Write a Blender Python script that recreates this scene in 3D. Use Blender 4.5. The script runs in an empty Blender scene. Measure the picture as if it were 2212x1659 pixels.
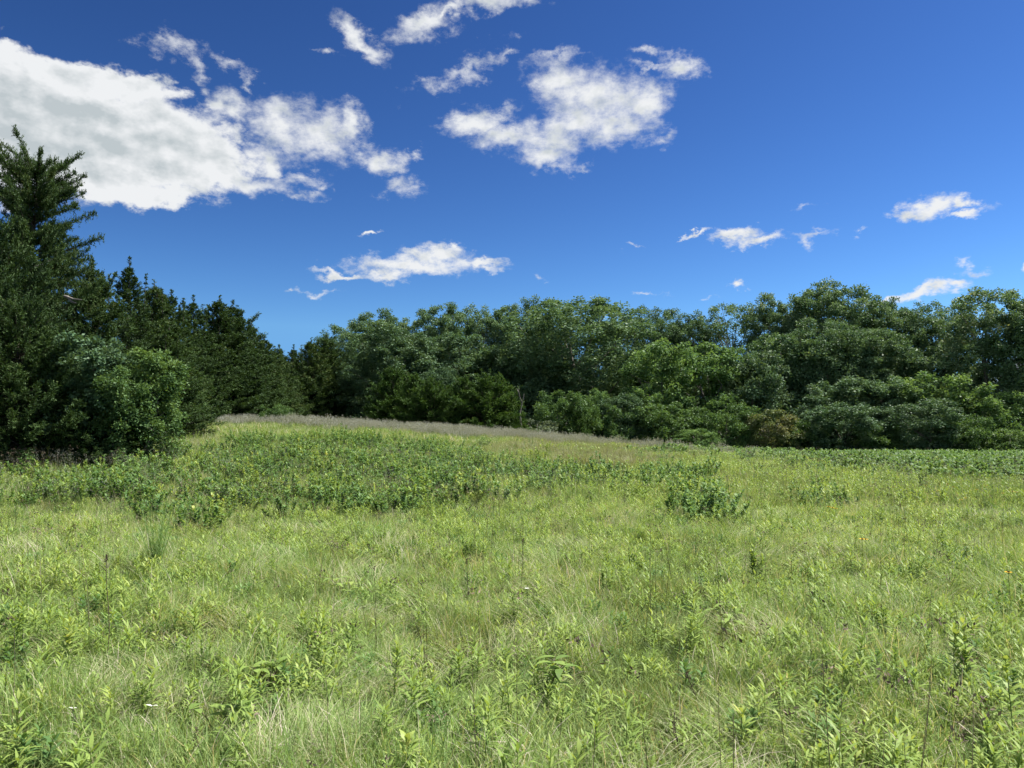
import bpy, math, random
import numpy as np
from mathutils import Vector
R = math.radians
PI = math.pi

# ------------------------------------------------------------------ camera, sky, sun, exposure
sc = bpy.context.scene
col = sc.collection
PW, PH, F = 2212.0, 1659.0, 1627.0          # working pixel frame of the photograph and its focal length
HORIZON = 925.0
PITCH = math.atan((HORIZON - PH / 2) / F)
CAM_Z = 1.6
cam_d = bpy.data.cameras.new("camera"); cam = bpy.data.objects.new("camera", cam_d); col.objects.link(cam)
cam.location = (0, 0, CAM_Z); cam.rotation_euler = (R(90) + PITCH, 0, 0)
cam_d.sensor_width = 36; cam_d.lens = 36 * F / PW
cam_d.clip_start = 0.05; cam_d.clip_end = 6000
sc.camera = cam

SUN_EL, SUN_AZ = R(60), R(72)              # azimuth clockwise from the view direction (+Y)
sd = bpy.data.lights.new("sun", 'SUN'); sd.energy = 4.8; sd.angle = R(4.0); sd.color = (1, 0.95, 0.87)
sun = bpy.data.objects.new("sun", sd); col.objects.link(sun)
sdir = Vector((math.sin(SUN_AZ) * math.cos(SUN_EL), math.cos(SUN_AZ) * math.cos(SUN_EL), math.sin(SUN_EL)))
sun.rotation_euler = sdir.to_track_quat('Z', 'Y').to_euler()

sc.view_settings.view_transform = 'Standard'
sc.view_settings.look = 'None'
sc.view_settings.exposure = 1.3
sc.view_settings.gamma = 1.0
sc.render.engine = 'CYCLES'
cy = sc.cycles
cy.max_bounces = 6; cy.diffuse_bounces = 4; cy.glossy_bounces = 2; cy.transmission_bounces = 4
cy.transparent_max_bounces = 4; cy.use_adaptive_sampling = True; cy.adaptive_min_samples = 12; cy.adaptive_threshold = 0.015
cy.use_denoising = True
cy.caustics_reflective = False; cy.caustics_refractive = False

def pix_dir(px, py):
    u, v = (px - PW / 2) / F, (PH / 2 - py) / F
    cp, sp = math.cos(PITCH), math.sin(PITCH)
    return Vector((u, cp - v * sp, sp + v * cp))

def az_el(px, py):
    d = pix_dir(px, py).normalized()
    return math.atan2(d.x, d.y), math.asin(d.z)

# --- world: Nishita sky with fair-weather clouds placed by azimuth and elevation
world = bpy.data.worlds.new("World"); sc.world = world; world.use_nodes = True
wt = world.node_tree; wt.nodes.clear(); WL = wt.links
def wn(t, **kw):
    n = wt.nodes.new(t)
    for k, v in kw.items(): setattr(n, k, v)
    return n
def wmath(op, a, b=None, c=None, clamp=False):
    n = wn('ShaderNodeMath', operation=op); n.use_clamp = clamp
    for i, s in enumerate((a, b, c)):
        if s is None: continue
        if isinstance(s, (int, float)): n.inputs[i].default_value = s
        else: WL.new(s, n.inputs[i])
    return n.outputs[0]
def wsmooth(v, lo, hi, o0=0.0, o1=1.0):
    n = wn('ShaderNodeMapRange', interpolation_type='SMOOTHSTEP')
    WL.new(v, n.inputs[0])
    for i, q in ((1, lo), (2, hi), (3, o0), (4, o1)): n.inputs[i].default_value = q
    return n.outputs[0]
sky = wn('ShaderNodeTexSky', sky_type='NISHITA')
sky.sun_disc = False; sky.sun_elevation = SUN_EL; sky.sun_rotation = SUN_AZ
sky.altitude = 300; sky.air_density = 1.0; sky.dust_density = 0.3; sky.ozone_density = 3.0
tc = wn('ShaderNodeTexCoord')
sep = wn('ShaderNodeSeparateXYZ'); WL.new(tc.outputs['Generated'], sep.inputs[0])
AZ = wmath('ARCTAN2', sep.outputs[0], sep.outputs[1])
EL = wmath('ARCSINE', sep.outputs[2])
sv = wn('ShaderNodeCombineXYZ')             # the haze band at the very horizon stays behind the trees
WL.new(sep.outputs[0], sv.inputs[0]); WL.new(sep.outputs[1], sv.inputs[1]); WL.new(wmath('MAXIMUM', sep.outputs[2], 0.13), sv.inputs[2])
WL.new(sv.outputs[0], sky.inputs[0])
comb = wn('ShaderNodeCombineXYZ'); WL.new(AZ, comb.inputs[0]); WL.new(EL, comb.inputs[1])
# wisps tear more along the wind than upward
def wnoise(vec, scale, detail, rough, off=(0, 0, 0), sy=1.5, dist=0.0):
    mp = wn('ShaderNodeMapping'); WL.new(vec, mp.inputs[0]); mp.inputs['Scale'].default_value = (1, sy, 1)
    mp.inputs['Location'].default_value = off
    n = wn('ShaderNodeTexNoise', noise_dimensions='3D'); WL.new(mp.outputs[0], n.inputs['Vector'])
    n.inputs['Scale'].default_value = scale; n.inputs['Detail'].default_value = detail
    n.inputs['Roughness'].default_value = rough; n.inputs['Distortion'].default_value = dist
    return n
warp = wnoise(comb.outputs[0], 9, 2, 0.5)
wsub = wn('ShaderNodeVectorMath', operation='SUBTRACT'); WL.new(warp.outputs['Color'], wsub.inputs[0]); wsub.inputs[1].default_value = (.5, .5, .5)
wscl = wn('ShaderNodeVectorMath', operation='MULTIPLY'); WL.new(wsub.outputs[0], wscl.inputs[0]); wscl.inputs[1].default_value = (.07, .05, 0)
wadd = wn('ShaderNodeVectorMath', operation='ADD'); WL.new(comb.outputs[0], wadd.inputs[0]); WL.new(wscl.outputs[0], wadd.inputs[1])
warp2 = wnoise(comb.outputs[0], 30, 4, 0.6, (3, 1, 0))
w2s = wn('ShaderNodeVectorMath', operation='SUBTRACT'); WL.new(warp2.outputs['Color'], w2s.inputs[0]); w2s.inputs[1].default_value = (.5, .5, .5)
w2m = wn('ShaderNodeVectorMath', operation='MULTIPLY'); WL.new(w2s.outputs[0], w2m.inputs[0]); w2m.inputs[1].default_value = (.065, .045, 0)
# low clouds are far away: their edges are finer
P1 = wn('ShaderNodeVectorMath', operation='ADD'); WL.new(wadd.outputs[0], P1.inputs[0]); WL.new(w2m.outputs[0], P1.inputs[1])
P2 = wn('ShaderNodeVectorMath', operation='ADD'); WL.new(comb.outputs[0], P2.inputs[0]); WL.new(w2m.outputs[0], P2.inputs[1])
last = [None]
def field(blobs, coord):
    d = None; prev = last[0]
    for b in blobs:
        px, py, rx, ry = b[:4]; rot = b[4] if len(b) > 4 else 0
        a0, e0 = az_el(px, py); a1, _ = az_el(px + rx, py); _, e1 = az_el(px, py - ry)
        c = coord
        if prev is not None:                # a vanishing link to the previous blob keeps the shader stack small
            va = wn('ShaderNodeVectorMath', operation='MULTIPLY_ADD'); WL.new(prev, va.inputs[0])
            va.inputs[1].default_value = (1e-9, 1e-9, 1e-9); WL.new(coord, va.inputs[2]); c = va.outputs[0]
        mp = wn('ShaderNodeMapping', vector_type='TEXTURE'); WL.new(c, mp.inputs[0])
        mp.inputs['Location'].default_value = (a0, e0, 0)
        mp.inputs['Rotation'].default_value = (0, 0, R(rot))
        mp.inputs['Scale'].default_value = (a1 - a0, e1 - e0, 1)
        ln = wn('ShaderNodeVectorMath', operation='LENGTH'); WL.new(mp.outputs[0], ln.inputs[0])
        o = ln.outputs['Value']
        d = o if d is None else wmath('SMOOTH_MIN', d, o, 0.25)
        prev = d
    last[0] = d
    return wmath('SUBTRACT', 1.0, d)
thick = [(-40, 260, 330, 160), (150, 270, 260, 135), (330, 320, 210, 110), (420, 350, 150, 70), (330, 405, 120, 34), (-20, 130, 120, 55), (150, 160, 150, 45), (300, 200, 110, 50), (200, 370, 250, 50)]
solid = [(530, 385, 110, 32), (600, 270, 80, 62), (690, 295, 90, 58), (745, 270, 40, 45), (490, 240, 48, 48), (815, 335, 50, 34),
         (560, 340, 45, 30),
         (788, 92, 64, 30, -28), (920, 55, 90, 38, 18), (1050, 5, 120, 26), (975, 30, 60, 20, 20),
         (1215, 190, 82, 66), (1290, 225, 130, 78), (1385, 225, 70, 52), (1190, 290, 120, 48, 5), (1015, 270, 62, 38, 12), (1180, 325, 70, 30), (1090, 295, 70, 40), (1250, 275, 120, 50), (1330, 270, 80, 45),
         (1460, 135, 62, 30)]
low = [(900, 572, 150, 24), (940, 550, 72, 22), (830, 592, 60, 17), (1030, 572, 62, 12), (740, 592, 62, 9), (970, 541, 22, 12),
       (805, 507, 28, 7), (2012, 448, 70, 28, 6), (1960, 466, 45, 18), (2070, 440, 30, 18), (2085, 467, 45, 9), (1585, 508, 55, 15), (1630, 522, 55, 13), (1500, 507, 26, 6, 15), (1995, 633, 95, 15, 9), (2065, 618, 42, 15), (1910, 645, 60, 9, 8),
       (1594, 617, 21, 10), (2225, 572, 18, 10),
       (2215, 830, 80, 70), (2330, 560, 60, 16), (-200, 600, 90, 22)]
wisp = [(1060, 240, 60, 26), (650, 425, 60, 14), (410, 150, 60, 22, -30), (460, 230, 40, 20, -30), (370, 105, 62, 34), (345, 95, 25, 25), (485, 135, 52, 20, -20), (535, 180, 42, 14, -38), (440, 195, 52, 22, -25),
        (860, 395, 38, 22), (885, 318, 30, 10), (690, 402, 30, 12), (600, 405, 50, 20), (640, 385, 70, 22),
        (1010, 150, 110, 24, 22), (940, 185, 42, 22), (1100, 113, 30, 12), (1395, 108, 55, 12, -8), (1420, 297, 45, 22, 20), (1258, 356, 24, 12), (1200, 350, 60, 20), (1385, 145, 40, 10),
        (690, 623, 46, 8), (635, 622, 14, 6), (1780, 509, 60, 9), (1742, 462, 36, 9), (1398, 621, 28, 6), (1527, 647, 24, 6), (2110, 580, 38, 9), (1385, 527, 20, 6), (1173, 590, 20, 8), (1860, 503, 16, 6), (2100, 470, 50, 14), (1210, 130, 50, 20), (720, 120, 30, 12)]
n1 = wnoise(comb.outputs[0], 16, 5, 0.60, (1.3, 2.1, 0.4))
n1s = wmath('SUBTRACT', n1.outputs[0], 0.5)
nf = wnoise(comb.outputs[0], 60, 5, 0.66, (5, 2, 1))
nfs = wmath('SUBTRACT', nf.outputs[0], 0.5)
fT = field(thick, P1.outputs[0]); fS = field(solid, P1.outputs[0]); fL = field(low, P2.outputs[0]); fW = field(wisp, P1.outputs[0])
fG = field([(60, 275, 470, 120)], P2.outputs[0])
dT = wmath('MULTIPLY_ADD', n1s, 0.8, fT); dT = wmath('MULTIPLY_ADD', nfs, 0.6, dT)
dS = wmath('MULTIPLY_ADD', n1s, 1.0, fS); dS = wmath('MULTIPLY_ADD', nfs, 1.15, dS)
dL = wmath('ADD', wmath('MULTIPLY_ADD', nfs, 1.5, fL), 0.18)
dW = wmath('MULTIPLY_ADD', n1s, 1.6, fW); dW = wmath('MULTIPLY_ADD', nfs, 2.6, dW)
aT = wsmooth(dT, -0.12, 0.34); aS = wsmooth(dS, -0.22, 1.0); aL = wsmooth(dL, -0.1, 1.0); aW = wsmooth(dW, -0.15, 1.7, 0, 0.8)
alpha = wmath('MAXIMUM', wmath('MAXIMUM', aT, aS), wmath('MAXIMUM', aL, aW))
# unseen cloud layer added overhead and behind the camera to brighten the fill light
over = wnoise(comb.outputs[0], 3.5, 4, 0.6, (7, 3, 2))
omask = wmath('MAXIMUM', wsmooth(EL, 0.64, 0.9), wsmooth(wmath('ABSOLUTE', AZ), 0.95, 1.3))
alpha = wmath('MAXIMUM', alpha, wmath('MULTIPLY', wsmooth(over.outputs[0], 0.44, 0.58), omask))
# billow relief: the same noise sampled a little toward the sun (up and right)
n1b = wnoise(comb.outputs[0], 20, 4, 0.55, (1.3 - 0.008, 2.1 - 0.018, 0.4))
n1c = wnoise(comb.outputs[0], 20, 4, 0.55, (1.3, 2.1, 0.4))
relief = wmath('SUBTRACT', n1c.outputs[0], n1b.outputs[0])
big = wnoise(comb.outputs[0], 14, 3, 0.55, (0.2, 0.7, 0))
greyT = wmath('MULTIPLY', wsmooth(dT, 0.14, 0.6), wsmooth(fG, -0.1, 0.75, 0, 0.9))
greyT = wmath('MULTIPLY_ADD', wmath('SUBTRACT', big.outputs[0], 0.5), 0.8, greyT)
greyS = wmath('MULTIPLY_ADD', wmath('SUBTRACT', big.outputs[0], 0.45), 0.9, wsmooth(dS, 0.3, 1.1, -0.05, 0.25))
grey = wmath('MAXIMUM', greyT, greyS)
shade = wmath('MULTIPLY_ADD', relief, -2.9, grey, clamp=True)
ccol = wn('ShaderNodeMix', data_type='RGBA'); WL.new(shade, ccol.inputs[0])
ccol.inputs[6].default_value = (0.90, 0.92, 0.94, 1); ccol.inputs[7].default_value = (0.54, 0.60, 0.63, 1)
gm = wn('ShaderNodeGamma'); WL.new(sky.outputs[0], gm.inputs[0]); gm.inputs[1].default_value = 1.85
tint = wn('ShaderNodeMix', data_type='RGBA', blend_type='MULTIPLY'); tint.inputs[0].default_value = 1
WL.new(gm.outputs[0], tint.inputs[6]); tint.inputs[7].default_value = (0.150, 0.176, 0.187, 1)
bg1 = wn('ShaderNodeBackground'); WL.new(tint.outputs[2], bg1.inputs[0]); bg1.inputs[1].default_value = 0.0615
bg2 = wn('ShaderNodeBackground'); WL.new(ccol.outputs[2], bg2.inputs[0]); bg2.inputs[1].default_value = 0.39
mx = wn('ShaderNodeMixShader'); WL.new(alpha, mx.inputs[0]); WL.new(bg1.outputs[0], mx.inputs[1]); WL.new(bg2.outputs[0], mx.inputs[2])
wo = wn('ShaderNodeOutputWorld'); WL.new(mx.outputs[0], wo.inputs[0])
world.cycles.sampling_method = 'NONE'

# ------------------------------------------------------------------ terrain
def ss(a, b, x):
    t = np.clip((x - a) / (b - a), 0, 1); return t * t * (3 - 2 * t)
def hgt(x, y):
    x = np.asarray(x, float); y = np.asarray(y, float)
    ridge = 1.55 * (1 - ss(-17, 14, x + 0.10 * (y - 45)))          # the low hill rises to the left
    prof = ss(14, 43, y) * (1 - 0.75 * ss(47, 85, y))
    h = ridge * prof
    h = h + 0.05 * np.sin(x * .55 + 1.3) * np.cos(y * .43) + 0.035 * np.sin(x * 1.3 + y * .9)
    h = h - 0.65 * ss(22, 62, y) * ss(2, 24, x)
    far = ss(150, 1500, np.hypot(x, y))
    return h * (1 - far)
def hz(x, y): return float(hgt(x, y))

def on(px, py, Y):
    """world point on the line of sight of a photograph pixel at depth Y"""
    d = pix_dir(px, py); t = Y / d.y
    return Vector((d.x * t, Y, CAM_Z + d.z * t))
def ground_at(px, py, hv=0.0):
    d = pix_dir(px, py); t = 1.5
    while t < 120:
        p = d * t
        if CAM_Z + p.z < hz(p.x, p.y) + hv: return Vector((p.x, p.y, hz(p.x, p.y)))
        t += 0.05
    return Vector((p.x, p.y, hz(p.x, p.y)))

# ------------------------------------------------------------------ mesh building
class MB:
    def __init__(s): s.v = []; s.f = []; s.t = []; s.n = 0
    def add(s, V, Fa, tint=0.5):
        V = np.asarray(V, np.float32).reshape(-1, 3); Fa = np.asarray(Fa, np.int32)
        s.v.append(V); s.f.append(Fa + s.n)
        s.t.append(np.broadcast_to(np.asarray(tint, np.float32), (len(V),))); s.n += len(V)
    def mesh(s, name, mat):
        me = bpy.data.meshes.new(name)
        V = np.concatenate(s.v); T = np.concatenate(s.t)
        me.vertices.add(len(V)); me.vertices.foreach_set('co', V.ravel())
        loops = np.concatenate([f.ravel() for f in s.f])
        tot = np.concatenate([np.full(len(f), f.shape[1], np.int32) for f in s.f])
        start = np.concatenate([[0], np.cumsum(tot)[:-1]]).astype(np.int32)
        me.loops.add(len(loops)); me.loops.foreach_set('vertex_index', loops.astype(np.int32))
        me.polygons.add(len(tot)); me.polygons.foreach_set('loop_start', start)
        a = me.attributes.new('tint', 'FLOAT', 'POINT'); a.data.foreach_set('value', np.ascontiguousarray(T))
        me.update(calc_edges=True)
        me.materials.append(mat)
        return me

def unit(v): return v / np.maximum(np.linalg.norm(v, axis=-1, keepdims=True), 1e-9)
def diamonds(mb, P, D, N, L, Wd, tint, fold=0.0):
    """rhombic leaves: base P, axis D, facing N"""
    n = len(P); D = unit(D); S = unit(np.cross(D, N)); L = np.asarray(L).reshape(-1, 1) * np.ones((n, 1)); Wd = np.asarray(Wd).reshape(-1, 1) * np.ones((n, 1))
    m = P + D * L * 0.45
    up = unit(np.cross(S, D)) * Wd * fold
    V = np.stack([P, m + S * Wd / 2 + up, P + D * L, m - S * Wd / 2 + up], 1)
    idx = np.arange(n)[:, None] * 4 + np.arange(4)
    mb.add(V, idx, np.repeat(np.asarray(tint) * np.ones(n), 4))
def strips(mb, P, az, L, th0, th1, Wd, prof, tint, twist=0.0, azcurl=None):
    """blades and lance leaves: start P, heading az, angle from vertical runs th0 -> th1"""
    n = len(P); k = len(prof) - 1; o = np.ones(n)
    az = az * o; L = L * o; th0 = th0 * o; th1 = th1 * o; Wd = Wd * o; twist = twist * o
    cur = np.array(P, float); rows = []
    for i in range(k + 1):
        a = az + (azcurl * o * (i / k) if azcurl is not None else 0)
        s = np.stack([-np.sin(a + twist), np.cos(a + twist), 0 * a], 1)
        w = (Wd * prof[i] / 2)[:, None]
        rows += [cur - s * w, cur + s * w]
        th = th0 + (th1 - th0) * ((i + .5) / k)
        ds = (L / k)[:, None]
        cur = cur + ds * np.stack([np.sin(th) * np.cos(a), np.sin(th) * np.sin(a), np.cos(th)], 1)
    V = np.stack(rows, 1)
    f = []
    for i in range(k): f.append([2 * i, 2 * i + 1, 2 * i + 3, 2 * i + 2])
    idx = (np.arange(n)[:, None, None] * (2 * (k + 1)) + np.array(f)[None]).reshape(-1, 4)
    mb.add(V, idx, np.repeat(np.asarray(tint) * o, 2 * (k + 1)))
    return cur
GRASSP = [1.0, .9, .65, .12]; LANCE = [.15, .9, 1.0, .55, .03]; OVAL = [.15, 1.0, .9, .05]; STEM = [1, .9, .7, .5]
def tube(mb, pts, radii, sides=6, tint=0.5):
    pts = np.asarray(pts, float); n = len(pts)
    tan = np.gradient(pts, axis=0); tan = unit(tan)
    ref = np.array([0, 0, 1.0]) if abs(tan[0][2]) < .8 else np.array([1.0, 0, 0])
    u = unit(np.cross(tan, ref)); w = np.cross(tan, u)
    a = np.arange(sides) * 2 * PI / sides
    ring = pts[:, None] + np.asarray(radii)[:, None, None] * (np.cos(a)[None, :, None] * u[:, None] + np.sin(a)[None, :, None] * w[:, None])
    f = []
    for i in range(n - 1):
        for j in range(sides):
            q = (j + 1) % sides
            f.append([i * sides + j, i * sides + q, (i + 1) * sides + q, (i + 1) * sides + j])
    mb.add(ring.reshape(-1, 3), f, tint)

# ------------------------------------------------------------------ materials
def leaf_mat(name, stops, trans=0.35, rough=0.55, vary=0.35, patch=None, spec=0.25, hue=0.0):
    """foliage: colour from each leaf's own tint, plus plant-to-plant and patch-to-patch variation"""
    m = bpy.data.materials.new(name); m.use_nodes = True; t = m.node_tree; t.nodes.clear(); L = t.links
    at = t.nodes.new('ShaderNodeAttribute'); at.attribute_name = 'tint'
    oi = t.nodes.new('ShaderNodeObjectInfo')
    ad = t.nodes.new('ShaderNodeMath'); ad.operation = 'MULTIPLY_ADD'
    L.new(oi.outputs['Random'], ad.inputs[0]); ad.inputs[1].default_value = vary; L.new(at.outputs['Fac'], ad.inputs[2])
    sb = t.nodes.new('ShaderNodeMath'); sb.operation = 'SUBTRACT'; L.new(ad.outputs[0], sb.inputs[0]); sb.inputs[1].default_value = vary / 2
    cur = sb.outputs[0]
    if patch:
        ge = t.nodes.new('ShaderNodeNewGeometry')
        no = t.nodes.new('ShaderNodeTexNoise'); no.inputs['Scale'].default_value = patch[0]; no.inputs['Detail'].default_value = 3
        L.new(ge.outputs['Position'], no.inputs['Vector'])
        a2 = t.nodes.new('ShaderNodeMath'); a2.operation = 'MULTIPLY_ADD'; L.new(no.outputs[0], a2.inputs[0])
        a2.inputs[1].default_value = patch[1]; L.new(cur, a2.inputs[2])
        a3 = t.nodes.new('ShaderNodeMath'); a3.operation = 'SUBTRACT'; L.new(a2.outputs[0], a3.inputs[0]); a3.inputs[1].default_value = patch[1] / 2
        cur = a3.outputs[0]
    cr = t.nodes.new('ShaderNodeValToRGB'); L.new(cur, cr.inputs[0]); e = cr.color_ramp.elements
    e[0].position = stops[0][0]; e[0].color = (*stops[0][1], 1)
    e[1].position = stops[-1][0]; e[1].color = (*stops[-1][1], 1)
    for p, c in stops[1:-1]:
        q = e.new(p); q.color = (*c, 1)
    bs = t.nodes.new('ShaderNodeBsdfPrincipled'); L.new(cr.outputs[0], bs.inputs['Base Color'])
    bs.inputs['Roughness'].default_value = rough; bs.inputs['Specular IOR Level'].default_value = spec
    tr = t.nodes.new('ShaderNodeBsdfTranslucent')
    tm = t.nodes.new('ShaderNodeMix'); tm.data_type = 'RGBA'; tm.blend_type = 'MULTIPLY'; tm.inputs[0].default_value = 1
    L.new(cr.outputs[0], tm.inputs[6]); tm.inputs[7].default_value = (1.25, 1.15, 0.55, 1); L.new(tm.outputs[2], tr.inputs['Color'])
    mx = t.nodes.new('ShaderNodeMixShader'); mx.inputs[0].default_value = trans
    L.new(bs.outputs[0], mx.inputs[1]); L.new(tr.outputs[0], mx.inputs[2])
    out = t.nodes.new('ShaderNodeOutputMaterial'); L.new(mx.outputs[0], out.inputs[0])
    return m
def bark_mat(name, c1, c2, scale=9):
    m = bpy.data.materials.new(name); m.use_nodes = True; t = m.node_tree; L = t.links; bs = t.nodes['Principled BSDF']
    tc = t.nodes.new('ShaderNodeTexCoord'); mp = t.nodes.new('ShaderNodeMapping'); mp.inputs['Scale'].default_value = (1, 1, .22)
    no = t.nodes.new('ShaderNodeTexNoise'); no.inputs['Scale'].default_value = scale; no.inputs['Detail'].default_value = 6; no.inputs['Roughness'].default_value = .7
    L.new(tc.outputs['Object'], mp.inputs[0]); L.new(mp.outputs[0], no.inputs['Vector'])
    cr = t.nodes.new('ShaderNodeValToRGB'); L.new(no.outputs[0], cr.inputs[0]); e = cr.color_ramp.elements
    e[0].position = .35; e[0].color = (*c1, 1); e[1].position = .65; e[1].color = (*c2, 1)
    L.new(cr.outputs[0], bs.inputs['Base Color']); bs.inputs['Roughness'].default_value = .9
    bu = t.nodes.new('ShaderNodeBump'); bu.inputs['Strength'].default_value = .6; bu.inputs['Distance'].default_value = .03
    L.new(no.outputs[0], bu.inputs['Height']); L.new(bu.outputs[0], bs.inputs['Normal'])
    return m
M = {
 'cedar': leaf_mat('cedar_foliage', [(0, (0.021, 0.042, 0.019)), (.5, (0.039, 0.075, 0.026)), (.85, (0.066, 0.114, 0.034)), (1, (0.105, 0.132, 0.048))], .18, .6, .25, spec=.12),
 'cedar_young': leaf_mat('young_cedar_foliage', [(0, (0.026, 0.056, 0.017)), (.5, (0.046, 0.096, 0.024)), (.85, (0.071, 0.134, 0.028)), (1, (0.095, 0.139, 0.043))], .2, .6, .25, spec=.12),
 'oak': leaf_mat('oak_leaves', [(0, (0.055, 0.109, 0.055)), (.5, (0.105, 0.181, 0.091)), (.85, (0.159, 0.245, 0.128)), (1, (0.240, 0.271, 0.141))], .25, .5, .3, spec=.1),
 'oak_grey': leaf_mat('grey_green_leaves', [(0, (0.046, 0.091, 0.049)), (.5, (0.081, 0.147, 0.076)), (1, (0.123, 0.189, 0.103))], .22, .5, .3, spec=.1),
 'bright': leaf_mat('bright_leaves', [(0, (0.065, 0.132, 0.052)), (.5, (0.108, 0.198, 0.072)), (1, (0.172, 0.264, 0.099))], .35, .5, .3, spec=.1),
 'shrub': leaf_mat('shrub_leaves', [(0, (0.051, 0.103, 0.039)), (.5, (0.085, 0.156, 0.055)), (1, (0.135, 0.215, 0.071))], .3, .5, .3, spec=.1),
 'russet': leaf_mat('russet_leaves', [(0, (0.072, 0.114, 0.046)), (.5, (0.128, 0.162, 0.069)), (.85, (0.178, 0.180, 0.092)), (1, (0.221, 0.162, 0.103))], .3, .5, .1, spec=.1),
 'grey': leaf_mat('silver_leaves', [(0, (0.095, 0.135, 0.084)), (1, (0.203, 0.257, 0.168))], .25, .5, .1, spec=.1),
 'bark': bark_mat('bark', (.08, .072, .062), (.22, .20, .175)),
 'bark_dark': bark_mat('dark_bark', (.03, .025, .02), (.08, .065, .05)),
 'deadwood': bark_mat('bleached_wood', (.11, .10, .09), (.22, .20, .18)),
}

# ------------------------------------------------------------------ trees
def tagobj(o, label=None, cat=None, group=None, kind=None):
    if label: o['label'] = label
    if cat: o['category'] = cat
    if group: o['group'] = group
    if kind: o['kind'] = kind
def deciduous(seed, h, w, base=.2, nclump=150, nleaf=150, leaf=.2, rc=(.45, .95), top=1.0, mat='oak', limbs=22, trunk_r=.2, open_=0.0, drop=0.35, fork=False, squash=1.1, nlobe=19):
    rg = np.random.default_rng(seed)
    ph = rg.uniform(0, 6.28, 4)
    K = nlobe; zc = (np.arange(K) + rg.uniform(.1, .9, K)) / K * .86; la = np.arange(K) * 2.4 + rg.normal(0, .5, K)
    env = lambda z: (np.clip(z + .10, 0, 1) ** .35) * (1 - z ** 2.4 * .9) ** .75
    lr = w / 2 * rg.uniform(.26, .46, K); lo = np.maximum(0, w / 2 * env(zc) * rg.uniform(.85, 1.12, K) - lr * .8); lo[-1] = w * .05
    lz = h * (base + (1 - base) * zc) ; lv = lr * rg.uniform(1.0, 1.9, K)
    lz = np.minimum(lz, h - lv * rg.uniform(.85, 1.25, K)); lz = np.maximum(lz, h * base * .6 + lv * .5)
    lk = rg.choice(K, nclump, p=lr ** 2 / np.sum(lr ** 2)); dv = unit(rg.standard_normal((nclump, 3)))
    outw = np.stack([np.cos(la[lk]), np.sin(la[lk]), np.full(nclump, .45)], 1)
    dv = unit(dv + outw * .55)
    rr0 = rg.uniform(.5, 1.06, nclump) ** .6
    C = np.stack([lo[lk] * np.cos(la[lk]), lo[lk] * np.sin(la[lk]), lz[lk]], 1) + dv * rr0[:, None] * np.stack([lr[lk], lr[lk], lv[lk]], 1)
    C[:, 2] = np.maximum(C[:, 2], .15); zf = np.clip((C[:, 2] / h - base) / (1 - base), 0, 1)
    rad = rg.uniform(rc[0], rc[1], nclump) * (1 - .25 * zf)
    nt = nclump // 9                                              # loose tufts reaching out of the top
    if nt:
        ta = rg.uniform(0, 2 * PI, nt); tr = w / 2 * .75 * np.sqrt(rg.random(nt)); tz = h * (1.0 - .16 * (tr / (w / 2)) ** 2 / .5) + rg.uniform(-.3, .9, nt) * min(1, h / 12)
        C[:nt] = np.stack([tr * np.cos(ta), tr * np.sin(ta), tz], 1); rad[:nt] = rg.uniform(rc[0] * .8, rc[0] * 1.25, nt)
    keep = rg.random(nclump) > open_
    C2, R2 = C[keep], rad[keep]
    n = len(C2) * nleaf
    ci = np.repeat(np.arange(len(C2)), nleaf)
    d = unit(rg.standard_normal((n, 3))); d[:, 2] = np.where(rg.random(n) < .72, np.abs(d[:, 2]), d[:, 2])
    rr = rg.uniform(.45, 1.0, n) ** .6
    # sub-tufts break the smooth ball
    sub = unit(rg.standard_normal((len(C2), 7, 3)))
    sb = sub[ci, rg.integers(0, 7, n)]
    off = (d * .75 + sb * .6) * (rr * R2[ci])[:, None]; off[:, 2] *= squash
    P = C2[ci] + off
    D = unit(d + rg.standard_normal((n, 3)) * .7 + np.array([0, 0, -drop]))
    N = unit(np.array([0, 0, .25]) + d * .8 + rg.standard_normal((n, 3)) * .7)
    clt = rg.uniform(.2, .7, len(C2))
    tint = np.clip(clt[ci] + rg.normal(0, .09, n) + .10 * (off[:, 2] > .1), 0, 1)
    mb = MB(); s = rg.uniform(.7, 1.25, n) * leaf
    diamonds(mb, P, D, N, s, s * rg.uniform(.5, .75, n), tint, .12)
    crown = mb.mesh('crown', M[mat])
    tb = MB(); H = h * .86
    lean = rg.normal(0, .35, 2)
    def axis(t): return np.array([lean[0] * t * t + .12 * math.sin(5 * t + ph[2]), lean[1] * t * t + .12 * math.sin(4 * t + ph[3]), H * t - .3])
    ts = np.linspace(0, 1, 12)
    tube(tb, [axis(t) for t in ts], [trunk_r * (1.25 if t == 0 else 1) * (1 - t) ** .8 + .015 for t in ts], 8)
    order = rg.permutation(len(C))[:limbs]
    for i in order:
        c = C[i]; t0 = np.clip((c[2] / h - .28 * rg.uniform(.6, 1.2)), .12 + .3 * base, .85)
        p0 = axis(t0); p3 = c
        p1 = p0 + (p3 - p0) * .35 + np.array([0, 0, -.1]); p2 = p0 + (p3 - p0) * .7 + np.array([rg.normal(0, .2), rg.normal(0, .2), .15])
        r0 = trunk_r * (1 - t0) ** .8 * .5 + .02
        tube(tb, [p0, p1, p2, p3], [r0, r0 * .75, r0 * .5, .012], 5)
    if fork:
        for sx in (-1, 1):
            p0 = axis(.3); pts = [p0 + np.array([sx * .22 * h * q, rg.normal(0, .1), .42 * h * q ** .9]) for q in np.linspace(0, 1, 6)]
            tube(tb, pts, [trunk_r * .6 * (1 - .8 * q) for q in np.linspace(0, 1, 6)], 6)
    return crown, tb.mesh('trunk', M['bark'])

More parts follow.
